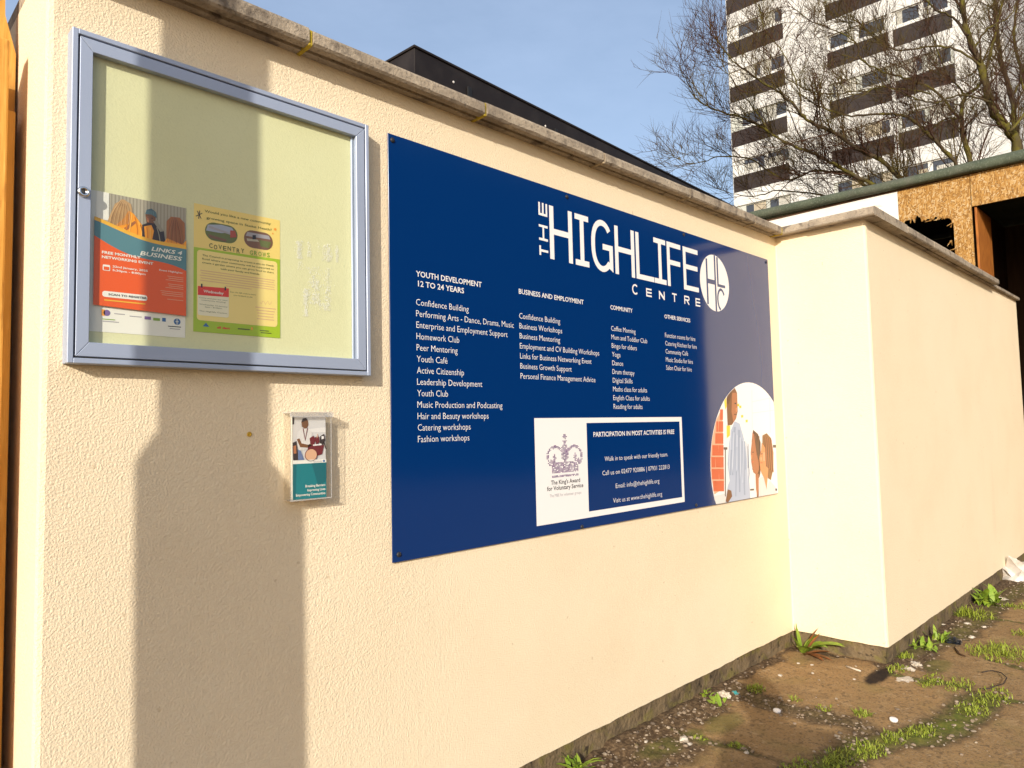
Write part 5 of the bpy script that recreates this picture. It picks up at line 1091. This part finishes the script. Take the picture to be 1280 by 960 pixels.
# ------------------------------------------------------------------ weeds, grass tufts and moss growth
def blade(V, Fc, p, az, L, wd, lean, n=4, curl=1.0, fold=0.15):
    """a bent tapering leaf: strip of quads with a folded midrib"""
    d = Vector((math.cos(az), math.sin(az), 0)); s_ = Vector((-d.y, d.x, 0)); b = len(V)
    pos = Vector(p); ang = lean
    for i in range(n+1):
        f = i/n; wq = wd*math.sin(math.pi*(0.12+0.86*f))**0.8*(1 if f < 1 else 0.1)
        c = pos.copy(); V += [c-s_*wq, c+Vector((0, 0, -wq*fold)), c+s_*wq]
        pos = pos + (d*math.sin(ang)+Vector((0, 0, math.cos(ang))))*(L/n); ang += curl/n
    for i in range(n):
        q = b+i*3; Fc += [(q, q+1, q+4, q+3), (q+1, q+2, q+5, q+4)]
def leafy(name, label, x, y, n, Lm, wd, mname, seed, spread=0.03, lean=(0.3, 1.2), group=None, cat='weed', curl=1.1):
    tr = random.Random(seed); V, Fc = [], []
    for i in range(n):
        a_ = tr.uniform(0, 6.283); r_ = spread*math.sqrt(tr.random()); px, py = x+r_*math.cos(a_), y+r_*math.sin(a_)
        if wall_dist(np.array([px]), np.array([py]))[0] < 0.004: py = y-abs(py-y)
        blade(V, Fc, (px, py, gz(px, py)-0.004), tr.uniform(0, 6.283), Lm*tr.uniform(0.5, 1.15), wd*tr.uniform(0.6, 1.2), tr.uniform(*lean), 4, curl*tr.uniform(0.5, 1.4))
    z0 = gz(x, y); V = [v-Vector((x, y, z0)) for v in V]
    o = pymesh(name, V, Fc, M[mname], None, True); o.location = (x, y, z0)
    return tag(o, label, cat, group)
def tuft(px, py, n, Lm, sp_, label, seed, group='grass tufts in the yard cracks', stretch=None):
    x, y = gnd(px, py); tr = random.Random(seed); V, Fc = [], []
    for i in range(int(n*2.3)):
        a_ = tr.uniform(0, 6.283); r_ = sp_*tr.random()**0.75; qx, qy = x+r_*math.cos(a_)*(stretch or 1), y+r_*math.sin(a_)
        if qy > WYR-0.004 and qx > WX1: qy = WYR-0.004-abs(qy-WYR)*0.3
        blade(V, Fc, (qx, qy, gz(qx, qy)-0.003), tr.uniform(0, 6.283), Lm*0.50*tr.uniform(0.35, 1.25), 0.0017*tr.uniform(0.7, 1.5), tr.uniform(0.05, 1.15), 3, tr.uniform(0.3, 1.6))
    z0 = gz(x, y); V = [v-Vector((x, y, z0)) for v in V]
    o = pymesh('grass_tuft', V, Fc, M['grass'], None, True); o.location = (x, y, z0)
    return tag(o, label, 'grass tuft', group)
# the big dock at the inner corner
cx_, cy_ = WX1-0.07, -0.075
t = thing('dock_plant', 'broad leaved green dock with withered red leaves in the inner corner of the wall', 'weed', (cx_, cy_, gz(cx_, cy_)))
V, Fc = [], []
for az, Ln, wd, ln, cu in ((-1.15, 0.20, 0.034, 0.9, 0.9), (-1.5, 0.22, 0.034, 0.75, 1.2), (-0.85, 0.17, 0.030, 0.8, 1.2), (-1.9, 0.17, 0.028, 0.7, 1.1), (-2.4, 0.14, 0.025, 0.6, 1.2), (-2.9, 0.15, 0.015, 0.7, 1.0), (-0.4, 0.10, 0.014, 0.4, 0.9), (1.2, 0.13, 0.013, 0.12, 0.25), (2.6, 0.12, 0.012, 0.3, 0.6), (-1.7, 0.16, 0.015, 0.35, 0.8)):
    blade(V, Fc, (cx_+0.01*math.cos(az), cy_+0.01*math.sin(az), gz(cx_, cy_)), az, Ln, wd, ln, 6, cu, 0.35)
pymesh('leaf', V, Fc, M['leaf'], t, True)
V, Fc = [], []
for az, Ln, wd, ln in ((-1.0, 0.12, 0.014, 1.2), (-1.8, 0.15, 0.013, 1.3), (-2.2, 0.16, 0.016, 1.25), (-0.6, 0.13, 0.012, 0.5), (-0.9, 0.15, 0.012, 0.25), (-2.7, 0.12, 0.013, 1.1)): blade(V, Fc, (cx_-0.01, cy_-0.02, gz(cx_, cy_)), az, Ln, wd, ln, 5, 0.6, 0.6)
pymesh('withered_leaf', V, Fc, M['leaf_dry'], t, True)
V, Fc = [], []; tube_data(V, Fc, [(cx_, cy_, gz(cx_, cy_)), (cx_-0.004, cy_+0.02, 0.07), (cx_+0.006, cy_+0.03, 0.14)], [0.004, 0.003, 0.002], 6); pymesh('stem', V, Fc, M['leaf'], t, True)
g = gnd(712, 962); leafy('weed_plant', 'yellow green leafy weed at the wall foot, cut by the bottom edge of the photo', g[0], max(-0.09, min(-0.03, g[1])), 20, 0.11, 0.0095, 'leaf', 41, 0.035, (0.1, 0.9), 'leafy weeds at the wall foot')
g = gnd(897, 880); leafy('weed_plant', 'small leafy weed midway along the foot of the wall beneath the sign', g[0], g[1], 16, 0.055, 0.008, 'leaf', 42, 0.035, (0.3, 1.2), 'leafy weeds at the wall foot')
g = gnd(882, 872); leafy('weed_plant', 'tiny leafy sprig beside the small weed under the sign', g[0], g[1], 9, 0.045, 0.007, 'leaf', 43, 0.02, (0.2, 1.0), 'leafy weeds at the wall foot')
g = gnd(1228, 752); leafy('weed_plant', 'bright leafy weed against the far stretch of the stepped wall', g[0], min(g[1], WYR-0.05), 34, 0.14, 0.016, 'leaf', 44, 0.09, (0.2, 1.1), 'leafy weeds at the wall foot')
g = gnd(1150, 808); leafy('weed_plant', 'low leafy weed hugging the plinth just right of the wall corner', g[0], min(g[1], WYR-0.035), 30, 0.07, 0.009, 'leaf', 45, 0.06, (0.3, 1.2), 'leafy weeds at the wall foot')
g = gnd(1175, 800); leafy('weed_plant', 'yellowish weed by the plinth beside the black plastic scrap', g[0], min(g[1], WYR-0.03), 16, 0.09, 0.010, 'leaf', 46, 0.04, (0.1, 0.9), 'leafy weeds at the wall foot')
TUFTS = [(1212, 768, 170, 0.11, 0.13, 'thick grass tuft at the plinth of the far wall', None), (1128, 822, 60, 0.06, 0.05, 'small grass tuft close to the wall corner', None),
    (1252, 818, 230, 0.085, 0.16, 'wide grass clump in the middle of the yard on the right', None), (1270, 758, 70, 0.06, 0.09, 'sparse grass patch at the right edge level with the far weeds', None),
    (1278, 792, 50, 0.06, 0.06, 'grass tuft cut by the right edge of the photo', None), (1165, 852, 110, 0.045, 0.05, 'low grass strip along the crack next to the wet patch', 2.4), (1200, 858, 100, 0.045, 0.05, 'low grass strip in the crack, middle of its run', 2.4), (1122, 838, 60, 0.05, 0.045, 'mossy grass tuft at the end of the wet patch', 1.5),
    (1240, 872, 130, 0.05, 0.07, 'grass along the crack below the curled wire', 2.0), (1215, 888, 90, 0.04, 0.06, 'short grass at the bend of the crack', 1.3), (1150, 914, 120, 0.05, 0.05, 'grass tuft in the crack right of the shadow', 1.3), (1120, 922, 100, 0.045, 0.05, 'grass tuft beside the white bottle cap', 1.3), (1085, 936, 130, 0.045, 0.06, 'grass in the crack at the edge of the shadow', 1.5), (1045, 950, 150, 0.045, 0.06, 'grass clump in the shadow at the bottom of the photo', 1.6), (1078, 893, 70, 0.05, 0.035, 'small isolated tuft in the soil band right of the shadow', None), (1030, 885, 26, 0.04, 0.03, 'few thin blades in the soil band', None),
    (995, 875, 24, 0.04, 0.03, 'thin blades at the top of the shadowed soil', None), (945, 862, 70, 0.05, 0.04, 'grass tuft at the tip of the shadow near the wall', None), (920, 932, 50, 0.035, 0.03, 'short tuft on the crack inside the shadow', None), (875, 922, 40, 0.03, 0.03, 'mossy tuft left of the shadow', None), (1000, 960, 120, 0.045, 0.06, 'grass at the very bottom of the photo in the shadow', 1.6)]
for i, (px, py, n, Ln, sp_, lab, st) in enumerate(TUFTS): tuft(px, py, n, Ln, sp_, lab, 100+i, stretch=st)

# gravel and grit in the joints
tr = random.Random(77); V, Fc = [], []
icoV = [(-0.5, 0.85, 0), (0.5, 0.85, 0), (-0.5, -0.85, 0), (0.5, -0.85, 0), (0, -0.5, 0.85), (0, 0.5, 0.85), (0, -0.5, -0.85), (0, 0.5, -0.85), (0.85, 0, -0.5), (0.85, 0, 0.5), (-0.85, 0, -0.5), (-0.85, 0, 0.5)]
icoF = [(0,11,5),(0,5,1),(0,1,7),(0,7,10),(0,10,11),(1,5,9),(5,11,4),(11,10,2),(10,7,6),(7,1,8),(3,9,4),(3,4,2),(3,2,6),(3,6,8),(3,8,9),(4,9,5),(2,4,11),(6,2,10),(8,6,7),(9,8,1)]
cand_x = np.array([tr.uniform(1.7, 7.0) if k % 4 else tr.uniform(1.7, 3.2) for k in range(16000)]); cand_y = np.array([tr.uniform(-1.25, -0.01) for _ in range(16000)])
cs, cmo = masks(cand_x, cand_y); chh_ = gheight(cand_x, cand_y)
okp = ((cand_x < WX1-0.02) | (cand_y < WYR-0.02))
def pebble(V, Fc, x, y, z, r_, tr, flat=0.7):
    b = len(V); sc = (r_*tr.uniform(0.7, 1.3), r_*tr.uniform(0.7, 1.3), r_*flat*tr.uniform(0.7, 1.1)); a_ = tr.uniform(0, 6.28); ca, sa = math.cos(a_), math.sin(a_)
    for vx, vy, vz in icoV:
        k = tr.uniform(0.8, 1.15); qx, qy = vx*sc[0]*k, vy*sc[1]*k; V.append(Vector((x+qx*ca-qy*sa, y+qx*sa+qy*ca, z+vz*sc[2]*k+sc[2]*0.3)))
    Fc += [tuple(b+i for i in f) for f in icoF]
for x, y, s_, mo_, z, ok in zip(cand_x, cand_y, cs, cmo, chh_, okp):
    if ok and tr.random() < s_*0.46*(1-0.6*mo_)+0.010: pebble(V, Fc, x, y, z, tr.choice((0.0022, 0.003, 0.004, 0.004, 0.006, 0.0085)), tr)
tag(pymesh('gravel', V, Fc, M['pebble']), kind='stuff')
o = bpy.data.objects['gravel']; o['label'] = 'loose gravel and grit scattered along the yard cracks and wall foot'; o['category'] = 'gravel'

# litter
def scrap(name, label, cat, px, py, size, mname, seed, flat=0.25, group=None, n=10, z_up=0.0):
    """crumpled scrap: a wrinkled disc with thickness"""
    x, y = gnd(px, py); tr = random.Random(seed); bm = bmesh.new()
    bmesh.ops.create_icosphere(bm, subdivisions=3, radius=1)
    off = Vector((tr.uniform(0, 50), tr.uniform(0, 50), tr.uniform(0, 50)))
    for v in bm.verts:
        nn = v.co.normalized(); k = 0.72+0.75*abs(mnoise.noise(nn*1.7+off))+0.42*mnoise.noise(nn*4.3+off); v.co = Vector((nn.x*size*k, nn.y*size*0.7*k, max(-0.1, nn.z)*size*flat*k+size*flat*0.15*mnoise.noise(nn*7+off)))
    o = obj(name, bm, M[mname], None, False); o.location = (x, y, gz(x, y)+z_up); o.rotation_euler = (0, 0, tr.uniform(0, 6.28))
    return tag(o, label, cat, group)
scrap('plastic_bag', 'crumpled dirty white plastic bag lying by the far end of the wall', 'bag', 1272, 722, 0.17, 'bag', 1, 0.9)
scrap('plastic_scrap', 'torn black plastic scrap on the ground near the weeds', 'litter', 1189, 801, 0.062, 'bin_bag', 2, 0.35)
scrap('wrapper', 'crumpled teal wrapper by the wall foot above the shadow', 'litter', 918, 867, 0.024, 'teal_wrap', 3, 0.4)
scrap('paper_scrap', 'crumpled off-white paper scrap between the weed and the teal wrapper', 'litter', 905, 872, 0.034, 'paper', 4, 0.5, 'pale paper scraps')
scrap('paper_scrap', 'flat torn paper scrap at the right tip of the wet patch', 'litter', 1131, 850, 0.045, 'paper', 5, 0.12, 'pale paper scraps')
scrap('paper_scrap', 'pale crumpled paper left of the far end of the wall base', 'litter', 1241, 748, 0.07, 'paper', 6, 0.25, 'pale paper scraps')
scrap('paper_scrap', 'pale scrap by the plinth close to the low weed', 'litter', 1145, 831, 0.035, 'paper', 7, 0.3, 'pale paper scraps')
scrap('paper_scrap', 'small pale scrap beside the corner grass, above the wet patch', 'litter', 1137, 838, 0.028, 'paper', 8, 0.4, 'pale paper scraps')
STN = [(1209, 779, 0.020, 'white stone in the far weeds'), (1230, 782, 0.014, 'white stone right of the far grass tuft'), (1215, 794, 0.018, 'pinkish white stone beside the black plastic'), (1180, 780, 0.012, 'white chip left of the thick grass'), (1128, 838, 0.010, 'white chip near the wall corner'), (855, 926, 0.022, 'broken pale stone on the crack left of the shadow'), (862, 928, 0.014, 'pale stone beside the broken one'), (933, 941, 0.012, 'angular white chip inside the shadow'), (808, 930, 0.010, 'round white pebble near the wall foot'), (796, 936, 0.013, 'grey pebble near the wall foot'), (998, 830, 0.010, 'white pebble in front of the dock leaves'), (1015, 832, 0.009, 'pale pebble right of the dock'), (975, 845, 0.011, 'flat pale pebble on the slab below the dock'), (1016, 842, 0.008, 'small pale pebble on the slab'), (1068, 850, 0.011, 'pale flat stone left of the wet patch'), (828, 937, 0.017, 'dark grey stone beside the moss'), (1180, 930, 0.005, 'tiny white chip on the bottom right asphalt')]
for i, (px, py, r_, lab) in enumerate(STN):
    x, y = gnd(px, py); tr = random.Random(300+i); V, Fc = [], []; pebble(V, Fc, 0, 0, 0, r_, tr, 0.6)
    o = pymesh('pale_stone' if 'dark' not in lab and 'grey' not in lab else 'grey_stone', V, Fc, M['white_stone'] if 'dark' not in lab and 'grey' not in lab else M['plinth']); o.location = (x, y, gz(x, y)); tag(o, lab, 'stone', 'loose stones in the yard')
for px, py, lab in ((971, 888, 'white bottle cap lying in the shadow'), (1117, 901, 'white bottle cap on sunlit soil beside the grass')):
    x, y = gnd(px, py); bm = bmesh.new(); lathe(bm, [(0.0150, 0), (0.0150, 0.008), (0.0135, 0.0095), (0.004, 0.0098)], 24); o = obj('bottle_cap', bm, M['sign_white'], None, True); o.location = (x, y, gz(x, y)+0.001); o.rotation_euler = (0.12, -0.08, 0); tag(o, lab, 'bottle cap', 'white bottle caps')
V, Fc = [], []; wp = [gnd(*p) for p in ((1228, 843), (1240, 842), (1252, 846), (1259, 853), (1255, 860), (1245, 863), (1235, 864), (1225, 863))]
wpts = [Vector((x, y, gz(x, y)+0.006+0.012*math.sin(i*0.45))) for i, (x, y) in enumerate(wp)]; tube_data(V, Fc, wpts, [0.0026]*len(wpts), 6); tag(pymesh('curled_wire', V, Fc, M['wire'], None, True), 'curled dark wire lying on the slab above the cracks', 'wire')
V, Fc = [], []; wp = [gnd(*p) for p in ((1193, 812), (1199, 820), (1207, 823))]; wpts = [Vector((x, y, gz(x, y)+0.008)) for x, y in wp]; tube_data(V, Fc, wpts, [0.004, 0.005, 0.003], 6); tag(pymesh('twig_piece', V, Fc, M['twig'], None, True), 'short dark twig below the black plastic scrap', 'twig')
x, y = gnd(1058, 835); V, Fc = [], []; q2 = gnd(1076, 841); tube_data(V, Fc, [Vector((x, y, gz(x, y)+0.004)), Vector((*q2, gz(*q2)+0.004))], [0.005, 0.004], 6); tag(pymesh('wood_splinter', V, Fc, M['paper'], None, True), 'pale splinter of wood at the foot of the return wall', 'splinter')

# ------------------------------------------------------------------ street lamp whose shadow falls on the wall's left end
n2 = Vector((math.sin(SUN_AZ), math.cos(SUN_AZ), 0)); LD = 1.6
lb = Vector((0.712, 0, 0)) - n2*LD
lamp = thing('street_lamp', 'grey steel street lamp column with a wider base, casting the tall shadow on the wall', 'street lamp', tuple(lb))
TL = Matrix.Translation(lb); zc_ = LD*math.tan(SUN_EL)
bm = bmesh.new(); lathe(bm, [(0.103, 0), (0.103, 1.045+zc_), (0.098, 1.065+zc_), (0.075, 1.125+zc_), (0.068, 1.14+zc_), (0.067, 3.0), (0.056, 5.6)], 28, TL)
for v in bm.verts: v.co.x += -0.034*max(0, min(1, (v.co.z-1.0-zc_)/0.15))   # the shaft is set a little out of line on its base
obj('column', bm, M['lamp_steel'], lamp, True)
V, Fc = [], []; tube_data(V, Fc, [lb+Vector(p) for p in ((0, 0, 5.5), (0.0, -0.05, 5.75), (0, -0.3, 5.95), (0, -0.8, 6.0))], [0.04, 0.038, 0.034, 0.03], 10); pymesh('arm', V, Fc, M['lamp_steel'], lamp, True)
bm = bmesh.new(); box(bm, lb.x-0.10, lb.x+0.10, lb.y-1.35, lb.y-0.78, 5.93, 6.05, 0.04); obj('lantern', bm, M['lamp_steel'], lamp, True)

# ------------------------------------------------------------------ a person standing behind the camera, whose shadow reaches the wall foot
sd = Vector((math.cos(SUN_AZ), -math.sin(SUN_AZ), 0))
hc_ = Vector((CP.x, CP.y, 0)) - n2*1.2 + sd*0.287
def K(s_, f, z): p = hc_ + sd*s_ + n2*f; return (p.x, p.y, z)
person = thing('person', 'person in a dark coat standing in the yard, whose shadow reaches the wall foot', 'person', (hc_.x, hc_.y, 0))
vs_ = [('pelvis', K(0, 0, 0.86), 0.165), ('waist', K(0, 0.01, 1.06), 0.165), ('chest', K(0, 0.0, 1.30), 0.175), ('neck', K(-0.03, 0.01, 1.45), 0.068), ('jaw', K(-0.04, 0.035, 1.50), 0.072), ('head', K(-0.042, 0.02, 1.58), 0.098), ('crown', K(-0.042, 0.01, 1.625), 0.07),
    ('shl', K(-0.17, 0.0, 1.405), 0.085), ('ell', K(-0.225, 0.0, 1.12), 0.056), ('wrl', K(-0.21, 0.07, 0.87), 0.036), ('shr', K(0.17, 0.0, 1.405), 0.085), ('elr', K(0.225, 0.0, 1.12), 0.056), ('wrr', K(0.21, 0.07, 0.87), 0.036),
    ('hil', K(-0.09, 0, 0.80), 0.115), ('knl', K(-0.10, 0.02, 0.46), 0.072), ('anl', K(-0.11, -0.02, 0.09), 0.050), ('tol', K(-0.125, 0.15, 0.035), 0.040), ('hir', K(0.09, 0, 0.80), 0.115), ('knr', K(0.10, 0.02, 0.46), 0.072), ('anr', K(0.11, -0.02, 0.09), 0.050), ('tor', K(0.125, 0.15, 0.035), 0.040)]
ed_ = [('pelvis', 'waist'), ('waist', 'chest'), ('chest', 'neck'), ('neck', 'jaw'), ('jaw', 'head'), ('head', 'crown'), ('chest', 'shl'), ('shl', 'ell'), ('ell', 'wrl'), ('chest', 'shr'), ('shr', 'elr'), ('elr', 'wrr'), ('pelvis', 'hil'), ('hil', 'knl'), ('knl', 'anl'), ('anl', 'tol'), ('pelvis', 'hir'), ('hir', 'knr'), ('knr', 'anr'), ('anr', 'tor')]
ix_ = {n: i for i, (n, _, _) in enumerate(vs_)}
def skin_mesh(name, verts, edges, radii, mt, lv_):
    me = bpy.data.meshes.new(name); me.from_pydata([tuple(v) for v in verts], edges, []); me.materials.append(mt)
    o = link(name, me, person); o.modifiers.new('skin', 'SKIN'); q = o.modifiers.new('sub', 'SUBSURF'); q.levels = q.render_levels = lv_
    for k, r_ in enumerate(radii): me.skin_vertices[0].data[k].radius = (r_, r_)
    me.skin_vertices[0].data[0].use_root = True
    for p in me.polygons: p.use_smooth = True
    return o
# clothed body; the head and neck show skin through a height split in the material
M['person'] = mat('coat_and_skin', (0.03, 0.03, 0.035), 0.85)
_n = M['person'].node_tree.nodes; _l = M['person'].node_tree.links; _g = _n.new('ShaderNodeNewGeometry'); _s = _n.new('ShaderNodeSeparateXYZ'); _l.new(_g.outputs['Position'], _s.inputs[0])
_t = _n.new('ShaderNodeMath'); _t.operation = 'GREATER_THAN'; _t.inputs[1].default_value = 1.465; _l.new(_s.outputs['Z'], _t.inputs[0]); _m = _n.new('ShaderNodeMix'); _m.data_type = 'RGBA'
_m.inputs[6].default_value = (0.03, 0.03, 0.035, 1); _m.inputs[7].default_value = (0.45, 0.25, 0.17, 1); _l.new(_t.outputs[0], _m.inputs[0]); _l.new(_m.outputs[2], _n['Principled BSDF'].inputs['Base Color'])
skin_mesh('body', [v[1] for v in vs_], [(ix_[a], ix_[b]) for a, b in ed_], [v[2] for v in vs_], M['person'], 2)
bm = bmesh.new(); bmesh.ops.create_uvsphere(bm, u_segments=28, v_segments=20, radius=1.0); hcn = Vector(K(-0.042, -0.012, 1.582))
for v in bm.verts:
    k = 1+0.05*mnoise.noise(v.co*6); fwd = v.co.y; c = Vector((v.co.x*0.088, v.co.y*0.098, v.co.z*0.100))*k
    if v.co.y > 0.35 and v.co.z < 0.45: c.y -= 0.06*(v.co.y-0.35)/0.65+0.03
    v.co = hcn + sd*c.x + n2*c.y + Vector((0, 0, c.z))
obj('hair', bm, M['hair'], person, True)
V, Fc = [], []; tube_data(V, Fc, [K(-0.042, 0.098, 1.572), K(-0.042, 0.118, 1.548), K(-0.042, 0.108, 1.535)], [0.008, 0.014, 0.008], 8); pymesh('nose', V, Fc, M['skin'], person, True)
for s_ in (-1, 1):
    bm = bmesh.new(); bmesh.ops.create_uvsphere(bm, u_segments=10, v_segments=8, radius=0.009); bmesh.ops.translate(bm, verts=bm.verts, vec=K(-0.042+0.03*s_, 0.092, 1.582)); obj('eye', bm, M['ink_dark'], person, True)
    bm = bmesh.new(); bmesh.ops.create_uvsphere(bm, u_segments=10, v_segments=8, radius=1.0)
    for v in bm.verts: v.co = Vector(K(-0.042+0.088*s_, 0.01, 1.56)) + sd*(v.co.x*0.010) + n2*(v.co.y*0.018) + Vector((0, 0, v.co.z*0.03))
    obj('ear', bm, M['skin'], person, True)
V, Fc = [], []; tube_data(V, Fc, [K(-0.066, 0.093, 1.508), K(-0.042, 0.101, 1.506), K(-0.018, 0.093, 1.508)], [0.004, 0.007, 0.004], 8); pymesh('mouth', V, Fc, M['skin_deep'], person, True)
for s_, wn in ((1, 'wrl'), (-1, 'wrr')):       # relaxed hands: palm, four fingers and a thumb
    wp_ = Vector(vs_[ix_[wn]][1]); hv = [wp_]; he = [(0, 1)]; hr_ = [0.026]; dn = Vector((0, 0, -1))
    pv = wp_ + dn*0.075 + n2*0.01; hv.append(pv); hr_.append(0.030)
    for k in range(4):
        b_ = pv + n2*(0.030-0.019*k) + dn*0.022; i0 = len(hv); ln_ = (0.036, 0.042, 0.039, 0.031)[k]
        hv += [b_, b_+dn*ln_, b_+dn*ln_*1.7+sd*(0.012*s_), b_+dn*ln_*2.1+sd*(0.026*s_)]; hr_ += [0.010, 0.0092, 0.0085, 0.007]
        he += [(1, i0), (i0, i0+1), (i0+1, i0+2), (i0+2, i0+3)]
    i0 = len(hv); tb_ = wp_+dn*0.035+n2*0.030; hv += [tb_, tb_+dn*0.032+n2*0.022, tb_+dn*0.06+n2*0.024+sd*(0.008*s_)]; hr_ += [0.012, 0.0105, 0.0085]; he += [(0, i0), (i0, i0+1), (i0+1, i0+2)]
    skin_mesh('hand', hv, he, hr_, M['skin'], 1)

# ------------------------------------------------------------------ unseen dark foliage, added to darken what the glossy sign mirrors
bm = bmesh.new(); hx0_, hx1_ = 8.0, 36.0; NX, NZ = 90, 26
hg = [[bm.verts.new((hx0_+(hx1_-hx0_)*i/NX, -12.0-0.9*mnoise.noise(Vector((i*0.45, j*0.5, 1.0)))-0.5*mnoise.noise(Vector((i*1.3, j*1.2, 4.0)))-(1.2*(j/NZ)**4), (9.3+0.7*mnoise.noise(Vector((i*0.3, 7.0, 0))))*j/NZ)) for j in range(NZ+1)] for i in range(NX+1)]
hb = [[bm.verts.new((v.co.x, -15.0+0.7*mnoise.noise(Vector((i*0.5, j*0.5, 9.0))), v.co.z*0.98)) for j, v in enumerate(col_)] for i, col_ in enumerate(hg)]
for i in range(NX):
    for j in range(NZ):
        bm.faces.new((hg[i][j], hg[i][j+1], hg[i+1][j+1], hg[i+1][j])); bm.faces.new((hb[i][j], hb[i+1][j], hb[i+1][j+1], hb[i][j+1]))
    bm.faces.new((hg[i][NZ], hb[i][NZ], hb[i+1][NZ], hg[i+1][NZ]))
for i in (0, NX):
    for j in range(NZ): bm.faces.new((hg[i][j], hb[i][j], hb[i][j+1], hg[i][j+1]))
bmesh.ops.recalc_face_normals(bm, faces=bm.faces[:])
M['added_hedge'] = mat('added_hedge_foliage', (0.022, 0.03, 0.014), 0.9, 0.1, var=[(2, 5, (0.035, 0.045, 0.018), 0.45, 0.65, 0.8)], bump=[(6, 5, 1.0, 0.2)])
tag(obj('added_dark_hedge', bm, M['added_hedge']), 'tall dark foliage added out of view to darken the glossy sign reflection', 'added_hedge')
